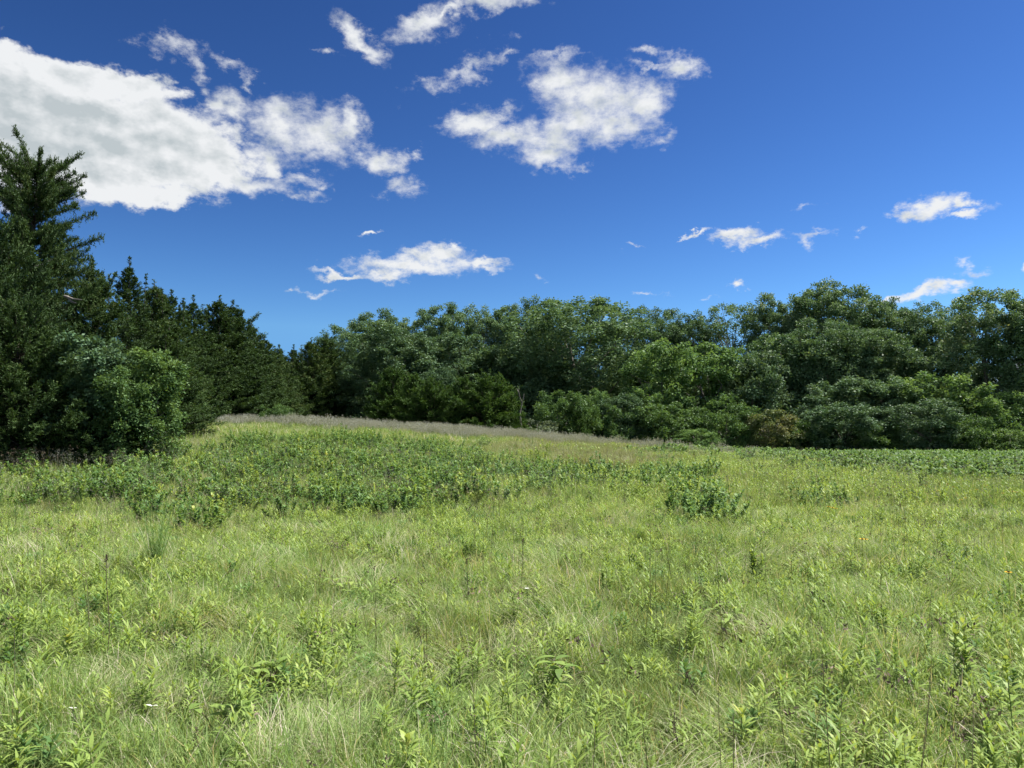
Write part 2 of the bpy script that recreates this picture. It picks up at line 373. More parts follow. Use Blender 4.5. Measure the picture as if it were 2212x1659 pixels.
def cedar(seed, h, w, nbr=170, twigs=26, tufts=7, tuft=(.17, .06), mat='cedar', low=.02, power=.85, spires=2, ragged=.18, upturn=.5, shape=None, side_=.12, mess=.55, rise_=45):
    rg = np.random.default_rng(seed); mb = MB(); tb = MB()
    ts = np.linspace(0, 1, 10); wob = rg.normal(0, .06, (10, 2)); wob[0] = 0
    ax = np.stack([np.cumsum(wob[:, 0]), np.cumsum(wob[:, 1]), ts * h * .985], 1)
    tube(tb, ax, [max(.012, h * .016 * (1 - t) ** .9) for t in ts], 7)
    P_, D_, T_ = [], [], []
    ga = 2.399963
    for i in range(nbr):
        f = low + (1 - low) * ((i + rg.random()) / nbr) ** 1.08; f = min(f, .985)
        prof = shape(f) if shape else min(1, ((1 - f) ** power) * 1.12) * min(1, .62 + f * 2.6)
        L = w / 2 * prof * (1 + rg.normal(0, ragged)) + .12
        L = max(.10, L)
        a = i * ga + rg.normal(0, .4)
        p0 = np.array([np.interp(f, ts, ax[:, 0]), np.interp(f, ts, ax[:, 1]), f * h * .93])
        el = R(5 + rise_ * f ** 1.5 + rg.normal(0, 9))
        q = np.linspace(0, 1, 6)
        out = L * q; upz = L * (math.tan(el) * q + upturn * (q ** 2.2) * rg.uniform(.3, 1.1) - .12 * q)
        side = rg.normal(0, side_) * L * q ** 2
        pts = p0 + np.stack([out * math.cos(a) - side * math.sin(a), out * math.sin(a) + side * math.cos(a), upz], 1)
        if L > .5: tube(tb, pts[[0, 2, 4, 5]], [.010 + .012 * L, .008 + .008 * L, .008, .004], 4)
        m = max(4, int(twigs * L / 1.6))
        s = rg.uniform(.12, 1, m) ** .75
        k = np.clip((s * 5).astype(int), 0, 4); fr = (s * 5 - k)[:, None]
        base = pts[k] * (1 - fr) + pts[k + 1] * fr
        bd = unit(pts[k + 1] - pts[k])
        td = unit(bd * .75 + rg.normal(0, mess, (m, 3)) + np.array([0, 0, .2 + .55 * f]))
        tl = rg.uniform(.22, .52, m) * (1 - .45 * s) * min(1.1, .28 + L * .6)
        u = rg.random((m, tufts)) * 1.0
        pp = base[:, None] + td[:, None] * (tl[:, None] * u)[..., None] + rg.normal(0, .018, (m, tufts, 3))
        dd = td[:, None] + rg.normal(0, .45, (m, tufts, 3))
        P_.append(pp.reshape(-1, 3)); D_.append(dd.reshape(-1, 3))
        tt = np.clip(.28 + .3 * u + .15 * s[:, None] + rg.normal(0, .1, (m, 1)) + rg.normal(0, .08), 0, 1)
        T_.append(tt.ravel())
    for j in range(spires):                                       # feathery leaders at the tip
        a = rg.uniform(0, 6.28); r0 = 0 if j == 0 else rg.uniform(.1, .3) * w * .5
        z0 = h * (.86 if j == 0 else rg.uniform(.66, .84)); hl = (h * 1.0 - z0) * (1 if j == 0 else rg.uniform(.55, .85))
        p0 = np.array([r0 * math.cos(a), r0 * math.sin(a), z0]); p1 = p0 + np.array([rg.normal(0, .06), rg.normal(0, .06), hl])
        if j == 0: p0[:2] = ax[-2][:2]; p1[:2] = ax[-1][:2]
        tube(tb, [p0, (p0 + p1) / 2, p1], [.02, .012, .005], 4)
        m = int(hl * 26) + 6; s = rg.random(m); base = p0 + (p1 - p0) * s[:, None]
        aa = rg.uniform(0, 6.28, m)
        td = np.stack([np.cos(aa) * .7, np.sin(aa) * .7, .75 + .3 * rg.random(m)], 1); td = unit(td)
        tl = rg.uniform(.10, .36, m) * (1.12 - s)
        u = rg.random((m, 6)); pp = base[:, None] + td[:, None] * (tl[:, None] * u)[..., None]
        P_.append(pp.reshape(-1, 3)); D_.append((td[:, None] + rg.normal(0, .4, (m, 6, 3))).reshape(-1, 3)); T_.append(np.clip(rg.normal(.55, .1, m * 6), 0, 1))
    P = np.concatenate(P_); D = np.concatenate(D_); T = np.concatenate(T_); n = len(P)
    N = unit(rg.standard_normal((n, 3)) * .8 + np.array([0, 0, .5]))
    s = rg.uniform(.7, 1.3, n)
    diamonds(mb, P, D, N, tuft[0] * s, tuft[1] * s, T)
    return mb.mesh('crown', M[mat]), tb.mesh('trunk', M['bark_dark'])

PROTO = {}
def proto(key, fn, h, w, **kw):
    c, t = fn(h=h, w=w, **kw)
    co = np.empty(len(c.vertices) * 3, np.float32); c.vertices.foreach_get('co', co); co = co.reshape(-1, 3)
    PROTO[key] = (c, t, float(co[:, 2].max() if fn is cedar else np.percentile(co[:, 2], 99.97)), float(2 * np.percentile(np.hypot(co[:, 0], co[:, 1]), 98)))
proto('oak_a', deciduous, 14, 8.5, seed=1, nclump=420, nleaf=140, leaf=.165, trunk_r=.22, rc=(.4, .8), base=.1)
proto('oak_b', deciduous, 14, 8, seed=2, nclump=380, nleaf=140, leaf=.165, base=.1, trunk_r=.2, rc=(.4, .75))
proto('oak_c', deciduous, 13.5, 7.5, seed=3, nclump=320, nleaf=140, leaf=.165, base=.1, rc=(.4, .75))
proto('oak_d', deciduous, 15, 8, seed=4, nclump=270, nleaf=85, leaf=.165, base=.18, rc=(.35, .7), limbs=44)
proto('oak_e', deciduous, 13, 10, seed=5, nclump=480, nleaf=120, leaf=.165, base=.12, fork=True, trunk_r=.28, rc=(.4, .85))
proto('grey_a', deciduous, 12, 7, seed=6, nclump=330, nleaf=140, leaf=.17, rc=(.35, .7), base=.02, mat='oak_grey')
proto('grey_b', deciduous, 6.5, 7.5, seed=14, nclump=260, nleaf=140, leaf=.17, rc=(.35, .65), base=0, mat='oak_grey')
proto('oak_low', deciduous, 7.5, 7.5, seed=15, nclump=260, nleaf=140, leaf=.18, rc=(.35, .7), base=0)
proto('bright_a', deciduous, 8, 6, seed=7, nclump=130, nleaf=150, base=.05, mat='bright', leaf=.18, rc=(.4, .75), drop=.7)
proto('bright_b', deciduous, 6, 6.5, seed=8, nclump=130, nleaf=150, base=.02, mat='bright', leaf=.17, rc=(.4, .7))
proto('shrub_a', deciduous, 3.4, 5, seed=9, nclump=130, nleaf=140, base=0, mat='shrub', leaf=.12, rc=(.25, .5), trunk_r=.07, limbs=14)
proto('shrub_b', deciduous, 2.6, 5, seed=10, nclump=130, nleaf=140, base=0, mat='shrub', leaf=.12, rc=(.25, .5), trunk_r=.06, limbs=14)
proto('russet_a', deciduous, 3.5, 4, seed=11, nclump=70, nleaf=160, base=0, mat='russet', leaf=.13, rc=(.3, .55), trunk_r=.06, limbs=14)
proto('silver_a', deciduous, 2.2, 3.2, seed=12, nclump=50, nleaf=150, base=0, mat='grey', leaf=.11, rc=(.25, .45), trunk_r=.04, limbs=12)
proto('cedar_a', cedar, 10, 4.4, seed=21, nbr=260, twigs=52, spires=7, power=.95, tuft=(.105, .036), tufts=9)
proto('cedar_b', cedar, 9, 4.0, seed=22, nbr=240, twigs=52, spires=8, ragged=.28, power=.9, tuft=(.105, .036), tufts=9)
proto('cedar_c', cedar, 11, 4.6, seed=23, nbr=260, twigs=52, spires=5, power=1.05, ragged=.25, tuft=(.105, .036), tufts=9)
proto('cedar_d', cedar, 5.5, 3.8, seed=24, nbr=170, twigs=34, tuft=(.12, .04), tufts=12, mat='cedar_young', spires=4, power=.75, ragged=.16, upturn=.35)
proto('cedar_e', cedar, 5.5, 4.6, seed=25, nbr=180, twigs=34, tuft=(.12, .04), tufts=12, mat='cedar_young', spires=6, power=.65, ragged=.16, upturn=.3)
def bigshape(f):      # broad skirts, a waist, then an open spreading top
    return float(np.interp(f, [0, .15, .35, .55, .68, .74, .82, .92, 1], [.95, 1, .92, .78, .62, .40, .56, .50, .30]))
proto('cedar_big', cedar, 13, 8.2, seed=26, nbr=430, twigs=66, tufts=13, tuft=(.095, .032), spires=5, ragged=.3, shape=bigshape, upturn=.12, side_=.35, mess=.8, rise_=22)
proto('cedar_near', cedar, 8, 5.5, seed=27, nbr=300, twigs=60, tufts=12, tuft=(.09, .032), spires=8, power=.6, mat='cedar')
proto('vine', deciduous, 4.2, 3.0, seed=30, nclump=110, nleaf=260, base=0, mat='oak_grey', leaf=.11, rc=(.25, .5), trunk_r=.06, limbs=14)
proto('vine_b', deciduous, 4.2, 3.0, seed=31, nclump=110, nleaf=260, base=0, mat='shrub', leaf=.10, rc=(.25, .5), trunk_r=.06, limbs=14)

NAMES = {'oak': 'broadleaf_tree', 'grey': 'broadleaf_tree', 'bright': 'broadleaf_tree', 'shrub': 'shrub', 'russet': 'shrub', 'silver': 'shrub', 'cedar': 'cedar_tree', 'vine': 'shrub'}
trng = random.Random(5)
def plant_tree(key, px, py, Y, wpx, label, group=None, cat=None, rot=None, sink=0.15):
    crown, trunk, h, w = PROTO[key]
    wpx *= 1.12 if key.startswith('oak') else 1.25 if (key in ('cedar_a', 'cedar_b', 'cedar_c')) else 1.12
    p = on(px, py, Y); z0 = hz(p.x, Y) - sink
    H = p.z - z0; Wm = wpx / F * Y
    e = bpy.data.objects.new(NAMES[key.split('_')[0]], None); col.objects.link(e)
    e.location = (p.x, Y, z0); e.rotation_euler = (0, 0, trng.uniform(0, 6.28) if rot is None else rot)
    e.scale = (Wm / w, Wm / w, H / h)
    tagobj(e, label, cat or ('shrub' if 'shrub' in e.name else 'tree'), group)
    for nm, me in (('trunk', trunk), ('crown', crown)):
        o = bpy.data.objects.new(nm, me); col.objects.link(o); o.parent = e
    return e

# --- the cedars of the left tree line, from the near end back
GC = 'cedars of the left tree line'
for a in [
 ('cedar_big', 90, 293, 29, 320, 'tallest dark cedar at the left edge with an open spreading top against the cloud'),
 ('cedar_near', -10, 455, 25, 330, 'dense cedar cut by the left edge below the tallest cedar'),
 ('cedar_near', 55, 620, 22.5, 300, 'dark near cedar with drooping sprays at the front left corner of the trees'),
 ('cedar_near', 205, 815, 23, 230, 'low bright-tipped cedar between the grey-green shrub and the meadow'),
 ('cedar_b', 212, 560, 31, 200, 'ragged cedar shoulder leaning out from behind the tallest cedar'),
 ('cedar_c', 286, 553, 34, 190, 'thin-tipped cedar spire just right of the tallest cedar'),
 ('cedar_a', 335, 600, 37, 190, 'second spire after the tall cedar, slightly shorter'),
 ('cedar_b', 375, 622, 39, 170, 'slim cedar between the second spire and the twin tops'),
 ('cedar_c', 422, 636, 47, 180, 'cedar just left of the broad middle cedar, nearly as tall'),
 ('cedar_a', 465, 636, 50, 200, 'broad middle cedar with a long needle-like leader'),
 ('cedar_b', 503, 648, 52, 170, 'cedar with a blunt top just right of the long leader'),
 ('cedar_c', 540, 690, 54, 150, 'cedar stepping down toward the gap in the tree line'),
 ('cedar_a', 572, 722, 57, 130, 'small cedar at the foot of the stepping row'),
 ('cedar_b', 597, 742, 60, 120, 'lowest cedar top in the gap where the sky reaches down'),
 ('cedar_c', 635, 742, 64, 130, 'cedar just right of the lowest sky gap'),
 ('cedar_a', 668, 728, 66, 140, 'rounded cedar beside the small dark broadleaf tree'),
 ('cedar_b', 700, 722, 68, 130, 'cedar tucked against the left of the small dark broadleaf tree'),
 ('cedar_c', 445, 700, 49, 170, 'front cedar below the long needle-like leader'),
 ('cedar_a', 520, 735, 52, 160, 'front cedar low behind the hill crest at the row middle'),
 ('cedar_a', 360, 700, 32, 180, 'front cedar rising behind the round leafy shrub'),
]: plant_tree(*a, group=GC)
plant_tree('vine', 188, 722, 23, 175, 'grey-green leafy shrub climbing among the dark cedars')
plant_tree('vine_b', 322, 752, 23.5, 150, 'round mid-green shrub at the right end of the near trees')
plant_tree('vine_b', 268, 790, 22.6, 120, 'small leafy shrub between the grey-green and the round shrub')
plant_tree('shrub_a', 596, 872, 47, 70, 'small pale shrub behind the hill crest under the dark cedars')

# --- the oak wood across the back
GO = 'broadleaf trees of the back row'
for a in [
 ('oak_c', 728, 702, 70, 105, 'small dark broadleaf tree at the left end of the oak wood'),
 ('oak_b', 815, 666, 76, 120, 'tree with a high round tuft on top at the left of the oak wood'),
 ('oak_c', 765, 698, 77, 100, 'lower tree left of the high round tuft'),
 ('oak_a', 862, 688, 78, 140, 'flat-topped tree just right of the high round tuft'),
 ('oak_c', 905, 690, 79, 110, 'tree in the shallow dip before the domed tree'),
 ('oak_b', 955, 652, 78, 130, 'domed tree standing clear on the left middle of the wood'),
 ('oak_d', 1003, 660, 80, 120, 'open-topped tree with sky showing beside the domed tree'),
 ('oak_d', 1045, 664, 79, 110, 'thin tree with gaps below its top left of the tallest middle trees'),
 ('oak_c', 1090, 660, 80, 120, 'broad low-topped tree left of the middle summit'),
 ('oak_b', 1142, 643, 79, 120, 'dark tree with a cluster of tufts at the start of the middle summit'),
 ('oak_c', 1195, 645, 80, 120, 'rounded tree at the centre of the middle summit'),
 ('oak_e', 1252, 645, 71, 300, 'great spreading oak with a pale trunk near the middle of the wood'),
 ('oak_c', 1305, 660, 80, 110, 'tree behind the right shoulder of the great spreading oak'),
 ('oak_b', 1352, 672, 81, 110, 'tree in the dip right of the great spreading oak'),
 ('oak_d', 1405, 662, 80, 120, 'sparse tree above the tall yellow-green tree'),
 ('oak_c', 1450, 668, 82, 110, 'tree behind and right of the tall yellow-green tree'),
 ('oak_b', 1495, 676, 80, 120, 'low flat crown between the yellow-green trees and the lacy tree'),
 ('oak_d', 1580, 652, 77, 150, 'lacy thin-leaved tree with dots of sky through its top'),
 ('oak_c', 1655, 632, 76, 110, 'narrow tree with a loose top tuft left of the highest crown'),
 ('oak_b', 1705, 645, 76, 130, 'tree filling the notch left of the highest crown'),
 ('oak_a', 1772, 608, 74, 170, 'highest crown of the right wood with a pointed dark top'),
 ('oak_b', 1832, 617, 73, 160, 'second high crown right beside the highest one'),
 ('oak_c', 1882, 648, 74, 120, 'tree just under the long low cloud'),
 ('oak_a', 1928, 645, 73, 140, 'rounded tree below the right end of the long low cloud'),
 ('oak_d', 1985, 654, 72, 150, 'airy tree with a fan of pale limbs and sky behind'),
 ('oak_d', 2040, 656, 71, 130, 'open tree with sky gaps beside the dark right-hand tree'),
 ('oak_b', 2128, 617, 62, 190, 'tall dark tree towering at the right edge'),
 ('oak_a', 2215, 632, 60, 190, 'dark tree cut off by the right edge'),
 ('oak_e', 1775, 690, 69, 190, 'tree with grey forked trunk standing before the highest crown'),
 ('oak_b', 1872, 702, 68, 160, 'tree of hanging dark clumps right of the forked grey trunk'),
 ('oak_low', 1690, 720, 69, 200, 'mid-height tree in front of the narrow loose-topped tree'),
 ('grey_b', 1925, 740, 67, 200, 'mid-height tree in front of the airy fan-limbed tree'),
 ('grey_a', 838, 700, 66, 190, 'grey-green tree with foliage down to the ground behind the small cedars'),
 ('grey_a', 985, 720, 70, 180, 'pale tree above the middle small cedar'),
 ('oak_low', 1095, 735, 72, 150, 'shaded tree behind the pale dead snag'),
 ('oak_low', 1175, 760, 70, 150, 'shaded tree between the snag and the great oak'),
 ('grey_b', 905, 740, 68, 130, 'half-hidden grey-green tree between the two pale trees'),
]: plant_tree(*a, group=GO)
GF = 'lower trees along the front of the wood'
for a in [
 ('bright_a', 1425, 730, 64, 150, 'tall yellow-green tree with drooping sprays in the middle'),
 ('bright_a', 1530, 738, 66, 170, 'yellow-green tree with a double crown right of the tallest bright one'),
 ('grey_b', 1625, 760, 66, 170, 'olive tree below the narrow loose-topped tree'),
 ('bright_b', 1385, 830, 62, 110, 'light green tree leaning out at the foot of the tall yellow-green tree'),
 ('grey_b', 1835, 815, 62, 190, 'leafy tree with clumped crown under the wide forked tree'),
 ('oak_low', 1925, 812, 61, 170, 'leafy tree left of the bright olive crown'),
 ('bright_b', 2030, 803, 59, 190, 'bright olive rounded tree at the right'),
 ('bright_b', 2130, 838, 57, 150, 'sunlit green tree sloping down at the right edge of the wood'),
 ('bright_a', 1285, 838, 61, 60, 'slender light tree above the shrubs right of the great oak'),
]: plant_tree(*a, group=GF)
GS = 'shrubs along the foot of the wood'
for a in [
 ('shrub_a', 1212, 842, 58, 120, 'yellowish broad-leaved shrub just right of the pale snag'),
 ('shrub_b', 1305, 872, 59, 110, 'shrub with layered leaves right of the young dark cedar'),
 ('grey_b', 1345, 850, 60, 100, 'low shrub beneath the slender light tree'),
 ('shrub_a', 1430, 868, 60, 150, 'dark shrub at the foot of the tall yellow-green tree'),
 ('shrub_a', 1570, 865, 59, 130, 'rounded green shrub left of the russet bush'),
 ('bright_b', 1505, 925, 57, 100, 'very low light shrub left of the rounded green shrub'),
 ('russet_a', 1665, 884, 58, 120, 'russet-tinged bush in front of the wood'),
 ('shrub_b', 1745, 905, 58, 110, 'dark green shrub just right of the russet bush'),
 ('grey_b', 1825, 868, 57, 160, 'broad glossy shrub below the clumped crown'),
 ('shrub_b', 1905, 915, 56, 110, 'low shrub in shade right of the broad glossy shrub'),
 ('grey_b', 2000, 862, 55, 150, 'shrub with sunlit lower leaves below the bright olive tree'),
 ('shrub_b', 2085, 895, 54, 130, 'dull shrub in the right corner before the dark trunks'),
 ('shrub_b', 2175, 925, 53, 140, 'last low shrub at the right edge of the meadow'),
 ('silver_a', 1160, 905, 56, 90, 'silvery grey shrub beside the small cedars'),
]: plant_tree(*a, group=GS)
GY = 'small cedars behind the hill crest'
for a in [
 ('cedar_d', 845, 786, 60, 120, 'leftmost of the small cedars behind the crest, with a pointed top'),
 ('cedar_d', 893, 800, 58, 110, 'small cedar second from the left behind the crest'),
 ('cedar_e', 940, 806, 56, 140, 'broad shaggy small cedar in the middle of the cedar group'),
 ('grey_b', 950, 790, 63, 90, 'pale round-topped tree just above the small cedars'),
 ('cedar_d', 1000, 806, 55, 110, 'narrow small cedar left of the biggest of the group'),
 ('cedar_e', 1050, 796, 54, 170, 'largest rounded small cedar at the right of the group'),
 ('cedar_d', 1096, 836, 54, 90, 'small cedar hugging the right flank of the largest one'),
 ('cedar_d', 1247, 885, 56, 50, 'young dark cedar standing among the light shrubs'),
]: plant_tree(*a, group=GY if 'cedar' in a[0] else GO)

# ------------------------------------------------------------------ ground
def spaced(lo, hi, step, far):
    core = list(np.arange(lo, hi + .01, step)); a = [lo - d for d in far][::-1]; b = [hi + d for d in far]
    return np.array(a + core + b)
gx = spaced(-70, 80, 1.0, [5, 15, 40, 100, 300, 900, 2500]); gy = spaced(-20, 120, 1.0, [5, 15, 40, 100, 300, 900, 2500])
X, Y = np.meshgrid(gx, gy); Z = hgt(X, Y)
nx, ny = len(gx), len(gy); gi = np.arange(nx * ny).reshape(ny, nx)
mb = MB(); mb.add(np.stack([X, Y, Z], -1).reshape(-1, 3), np.stack([gi[:-1, :-1], gi[:-1, 1:], gi[1:, 1:], gi[1:, :-1]], -1).reshape(-1, 4))
gm_ = bpy.data.materials.new('meadow_soil'); gm_.use_nodes = True; t = gm_.node_tree; L = t.links; bs = t.nodes['Principled BSDF']
ge = t.nodes.new('ShaderNodeNewGeometry')
n1_ = t.nodes.new('ShaderNodeTexNoise'); n1_.inputs['Scale'].default_value = 22; n1_.inputs['Detail'].default_value = 8; n1_.inputs['Roughness'].default_value = .75; L.new(ge.outputs['Position'], n1_.inputs['Vector'])
cr = t.nodes.new('ShaderNodeValToRGB'); L.new(n1_.outputs[0], cr.inputs[0]); e = cr.color_ramp.elements
e[0].position = .35; e[0].color = (.035, .034, .016, 1); e[1].position = .68; e[1].color = (.15, .125, .065, 1); q = e.new(.52); q.color = (.06, .075, .025, 1)
L.new(cr.outputs[0], bs.inputs['Base Color']); bs.inputs['Roughness'].default_value = 1; bs.inputs['Specular IOR Level'].default_value = 0
bu = t.nodes.new('ShaderNodeBump'); bu.inputs['Distance'].default_value = .05; L.new(n1_.outputs[0], bu.inputs['Height']); L.new(bu.outputs[0], bs.inputs['Normal'])
go = bpy.data.objects.new('ground', mb.mesh('ground', gm_)); col.objects.link(go); go['kind'] = 'structure'

# ------------------------------------------------------------------ meadow plants (prototypes)
M.update({
 'grass': leaf_mat('meadow_grass', [(0, (0.116, 0.205, 0.060)), (.35, (0.197, 0.303, 0.093)), (.62, (0.290, 0.372, 0.140)), (.8, (0.419, 0.422, 0.258)), (1, (0.650, 0.561, 0.511))], .35, .5, .35, (0.22, .5), spec=.12),
 'grass_blue': leaf_mat('blue_green_grass', [(0, (0.107, 0.170, 0.052)), (.5, (0.189, 0.267, 0.090)), (.85, (0.302, 0.340, 0.142)), (1, (0.504, 0.408, 0.209))], .3, .45, .35, (0.4, .4), spec=.12),
 'straw': leaf_mat('dry_grass', [(0, (0.142, 0.198, 0.063)), (.4, (0.250, 0.269, 0.126)), (1, (0.446, 0.428, 0.284))], .25, .6, .35, (0.5, .4), spec=.25),
 'forb': leaf_mat('meadow_herb_leaves', [(0, (0.125, 0.201, 0.053)), (.5, (0.218, 0.315, 0.080)), (.85, (0.316, 0.388, 0.111)), (1, (0.422, 0.413, 0.141))], .35, .45, .4, (0.3, .35), spec=.12),
 'thicket': leaf_mat('thicket_leaves', [(0, (0.059, 0.122, 0.044)), (.5, (0.110, 0.201, 0.065)), (.85, (0.186, 0.297, 0.094)), (1, (0.275, 0.343, 0.145))], .35, .5, .35, (0.35, .4), spec=.12),
 'heads': leaf_mat('seed_head_grass', [(0, (0.092, 0.145, 0.044)), (.35, (0.147, 0.197, 0.078)), (.6, (0.211, 0.218, 0.132)), (.72, (0.249, 0.265, 0.226)), (1, (0.369, 0.374, 0.353))], .25, .7, .12, (0.3, .12), spec=.15),
 'stalk': leaf_mat('dead_stalks', [(0, (.06, .045, .03)), (.6, (.13, .10, .07)), (1, (.30, .25, .18))], .05, .8, .3),
 'petal_y': leaf_mat('yellow_petals', [(0, (.62, .36, .02)), (1, (.80, .55, .03))], .3, .5, .2),
 'petal_w': leaf_mat('white_petals', [(0, (.62, .64, .55)), (1, (.82, .83, .78))], .3, .5, .2),
 'feather': leaf_mat('feathery_leaves', [(0, (0.096, 0.184, 0.052)), (1, (0.180, 0.292, 0.084))], .3, .5, .2),
})
def disc(rg, n, r):
    a = rg.uniform(0, 2 * PI, n); q = r * np.sqrt(rg.random(n)); return np.stack([q * np.cos(a), q * np.sin(a), np.full(n, -.03)], 1)
def grass_patch(seed, r, n, h, wd, lean=(.15, .8), bend=.7, tuft=6, mat='grass', dry=.12, prof=GRASSP, comb=.6):
    rg = np.random.default_rng(seed); mb = MB()
    cen = disc(rg, max(1, n // tuft), r); ci = rg.integers(0, len(cen), n)
    P = cen[ci] + rg.normal(0, .012 + r * .02, (n, 3)) * [1, 1, 0]
    az = np.where(rg.random(n) < comb, rg.normal(0, .5, n), rg.uniform(0, 6.28, n))
    hh = h * rg.uniform(.45, 1.1, n); th0 = rg.uniform(0, lean[0], n); th1 = th0 + rg.uniform(lean[0], lean[1] + bend, n)
    tn = np.clip(rg.normal(.42, .14, n), 0, 1); tn = np.where(rg.random(n) < dry, rg.uniform(.8, 1, n), tn)
    strips(mb, P, az, hh, th0, th1, wd * rg.uniform(.6, 1.3, n), prof, tn, rg.uniform(-.8, .8, n), rg.normal(0, .5, n))
    return mb.mesh('patch', M[mat])
def flat_patch(seed, r, n, h, wd, mat='straw'):
    """lodged grass combed over in one direction"""
    rg = np.random.default_rng(seed); mb = MB()
    P = disc(rg, n, r); P[:, 2] += rg.uniform(0, .16, n)
    az = rg.normal(0, .45, n); hh = h * rg.uniform(.5, 1.2, n); th0 = rg.uniform(.4, 1.0, n); th1 = rg.uniform(1.35, 1.75, n)
    strips(mb, P, az, hh, th0, th1, wd * rg.uniform(.6, 1.2, n), GRASSP, np.clip(rg.normal(.45, .25, n), 0, 1), rg.uniform(-.8, .8, n), rg.normal(0, .5, n))
    return mb.mesh('patch', M[mat])
def forb_mb(rg, mb, base, h, nl, ll, lw, lean=.12, top_tint=.25, droop=(1.05, 1.7), prof=LANCE):
    a = rg.uniform(0, 6.28); le = rg.uniform(0, lean)
    tip = base + np.array([math.sin(le) * math.cos(a), math.sin(le) * math.sin(a), math.cos(le)]) * h
    strips(mb, base[None], np.array([a]), np.array([h]), np.array([le]), np.array([le]), np.array([.005]), STEM, np.array([.15]), 0.7)
    strips(mb, base[None], np.array([a]), np.array([h]), np.array([le]), np.array([le]), np.array([.005]), STEM, np.array([.15]), 2.2)
    s = np.linspace(.18, 1, nl) ** .8; P = base + (tip - base) * s[:, None]
    az = np.arange(nl) * 2.4 + rg.normal(0, .3, nl)
    sz = ll * (1.1 - .55 * s ** 2.5) * rg.uniform(.75, 1.2, nl)
    th0 = droop[0] * (1 - .6 * s ** 4) + rg.normal(0, .12, nl); th1 = droop[1] * (1 - .35 * s ** 4) + rg.normal(0, .2, nl)
    strips(mb, P, az, sz, th0, th1, lw * rg.uniform(.8, 1.2, nl), prof, np.clip(.32 + top_tint * s ** 2 + rg.normal(0, .1, nl), 0, 1), rg.uniform(-.3, .3, nl))
def forb_patch(seed, n, r, h, nl, ll, lw, mat='forb', **kw):
    rg = np.random.default_rng(seed); mb = MB()
    for b in disc(rg, n, r): forb_mb(rg, mb, b, h * rg.uniform(.65, 1.15), nl, ll, lw, **kw)
    return mb.mesh('patch', M[mat])
def bush_mb(rg, mb, r, h, n, ll, lw, stems=9):
    """low leafy mound: oval leaves held out on spreading stems"""
    for i in range(stems):
        a = rg.uniform(0, 6.28); q = r * math.sqrt(rg.random()); hh = h * rg.uniform(.55, 1.1) * (1 - .35 * (q / r) ** 2)
        p0 = np.array([q * .4 * math.cos(a), q * .4 * math.sin(a), -.03]); p1 = np.array([q * math.cos(a), q * math.sin(a), hh])
        m = n // stems; s = rg.uniform(.25, 1, m) ** .6; P = p0 + (p1 - p0) * s[:, None]
        strips(mb, p0[None], np.array([a]), np.array([np.linalg.norm(p1 - p0)]), np.array([math.atan2(q * .6, hh)]), np.array([math.atan2(q * .6, hh)]), np.array([.008]), STEM, np.array([.1]), .6)
        az = rg.uniform(0, 6.28, m)
        strips(mb, P, az, ll * rg.uniform(.7, 1.3, m), rg.uniform(.7, 1.3, m) * (1 - .5 * s ** 4), rg.uniform(1.3, 2.0, m) * (1 - .3 * s ** 4), lw * rg.uniform(.8, 1.2, m), OVAL,
               np.clip(rg.normal(.38, .12, m) + .22 * s ** 3, 0, 1), rg.uniform(-.4, .4, m))
def bush_patch(seed, r, h, n, ll, lw, mat='thicket', stems=9):
    rg = np.random.default_rng(seed); mb = MB(); bush_mb(rg, mb, r, h, n, ll, lw, stems); return mb.mesh('patch', M[mat])
def heads_patch(seed, r, n, h, wd, hd, nd=12):
    rg = np.random.default_rng(seed); mb = MB(); P = disc(rg, n, r)
    az = rg.uniform(0, 6.28, n); hh = h * rg.uniform(.7, 1.1, n); th1 = rg.uniform(.05, .5, n)
    tip = strips(mb, P, az, hh, rg.uniform(0, .15, n), th1, wd, [1, .9, .8, .6], np.clip(rg.normal(.35, .12, n), 0, .6), rg.uniform(-1, 1, n))
    T = np.repeat(tip, nd, 0); u = rg.random(len(T)) ** .8
    T = T + np.stack([rg.normal(0, .022, len(T)), rg.normal(0, .022, len(T)), -u * .26 * h], 1)
    D = np.stack([rg.normal(0, .5, len(T)), rg.normal(0, .5, len(T)), np.ones(len(T))], 1)
    diamonds(mb, T, D, rg.standard_normal((len(T), 3)), hd, hd * .35, np.clip(rg.normal(.85, .1, len(T)), .66, 1))
    g = int(n * 1.3); P = disc(rg, g, r)
    strips(mb, P, rg.uniform(0, 6.28, g), h * rg.uniform(.35, .65, g), rg.uniform(0, .3, g), rg.uniform(.3, 1.2, g), wd * 1.5, GRASSP, np.clip(rg.normal(.25, .15, g), 0, .6), rg.uniform(-1, 1, g))
    return mb.mesh('patch', M['heads'])
def stalk_patch(seed, n, r, h):
    rg = np.random.default_rng(seed); mb = MB(); P = disc(rg, n, r)
    for k in (0.3, 1.8):
        az = rg.uniform(0, 6.28, n) if k < 1 else az
        if k < 1: hh = h * rg.uniform(.6, 1.15, n); t0 = rg.uniform(0, .2, n); t1 = t0 + rg.normal(0, .15, n); tn = rg.random(n)
        tip = strips(mb, P, az, hh, t0, t1, .0034, STEM, tn, k)
    T = np.repeat(tip, 9, 0) + rg.normal(0, .014, (n * 9, 3)) - np.array([0, 0, .03])
    diamonds(mb, T, rg.standard_normal(T.shape) * .5 + [0, 0, .6], rg.standard_normal(T.shape), .02, .008, rg.random(len(T)) * .8)
    return mb.mesh('patch', M['stalk'])

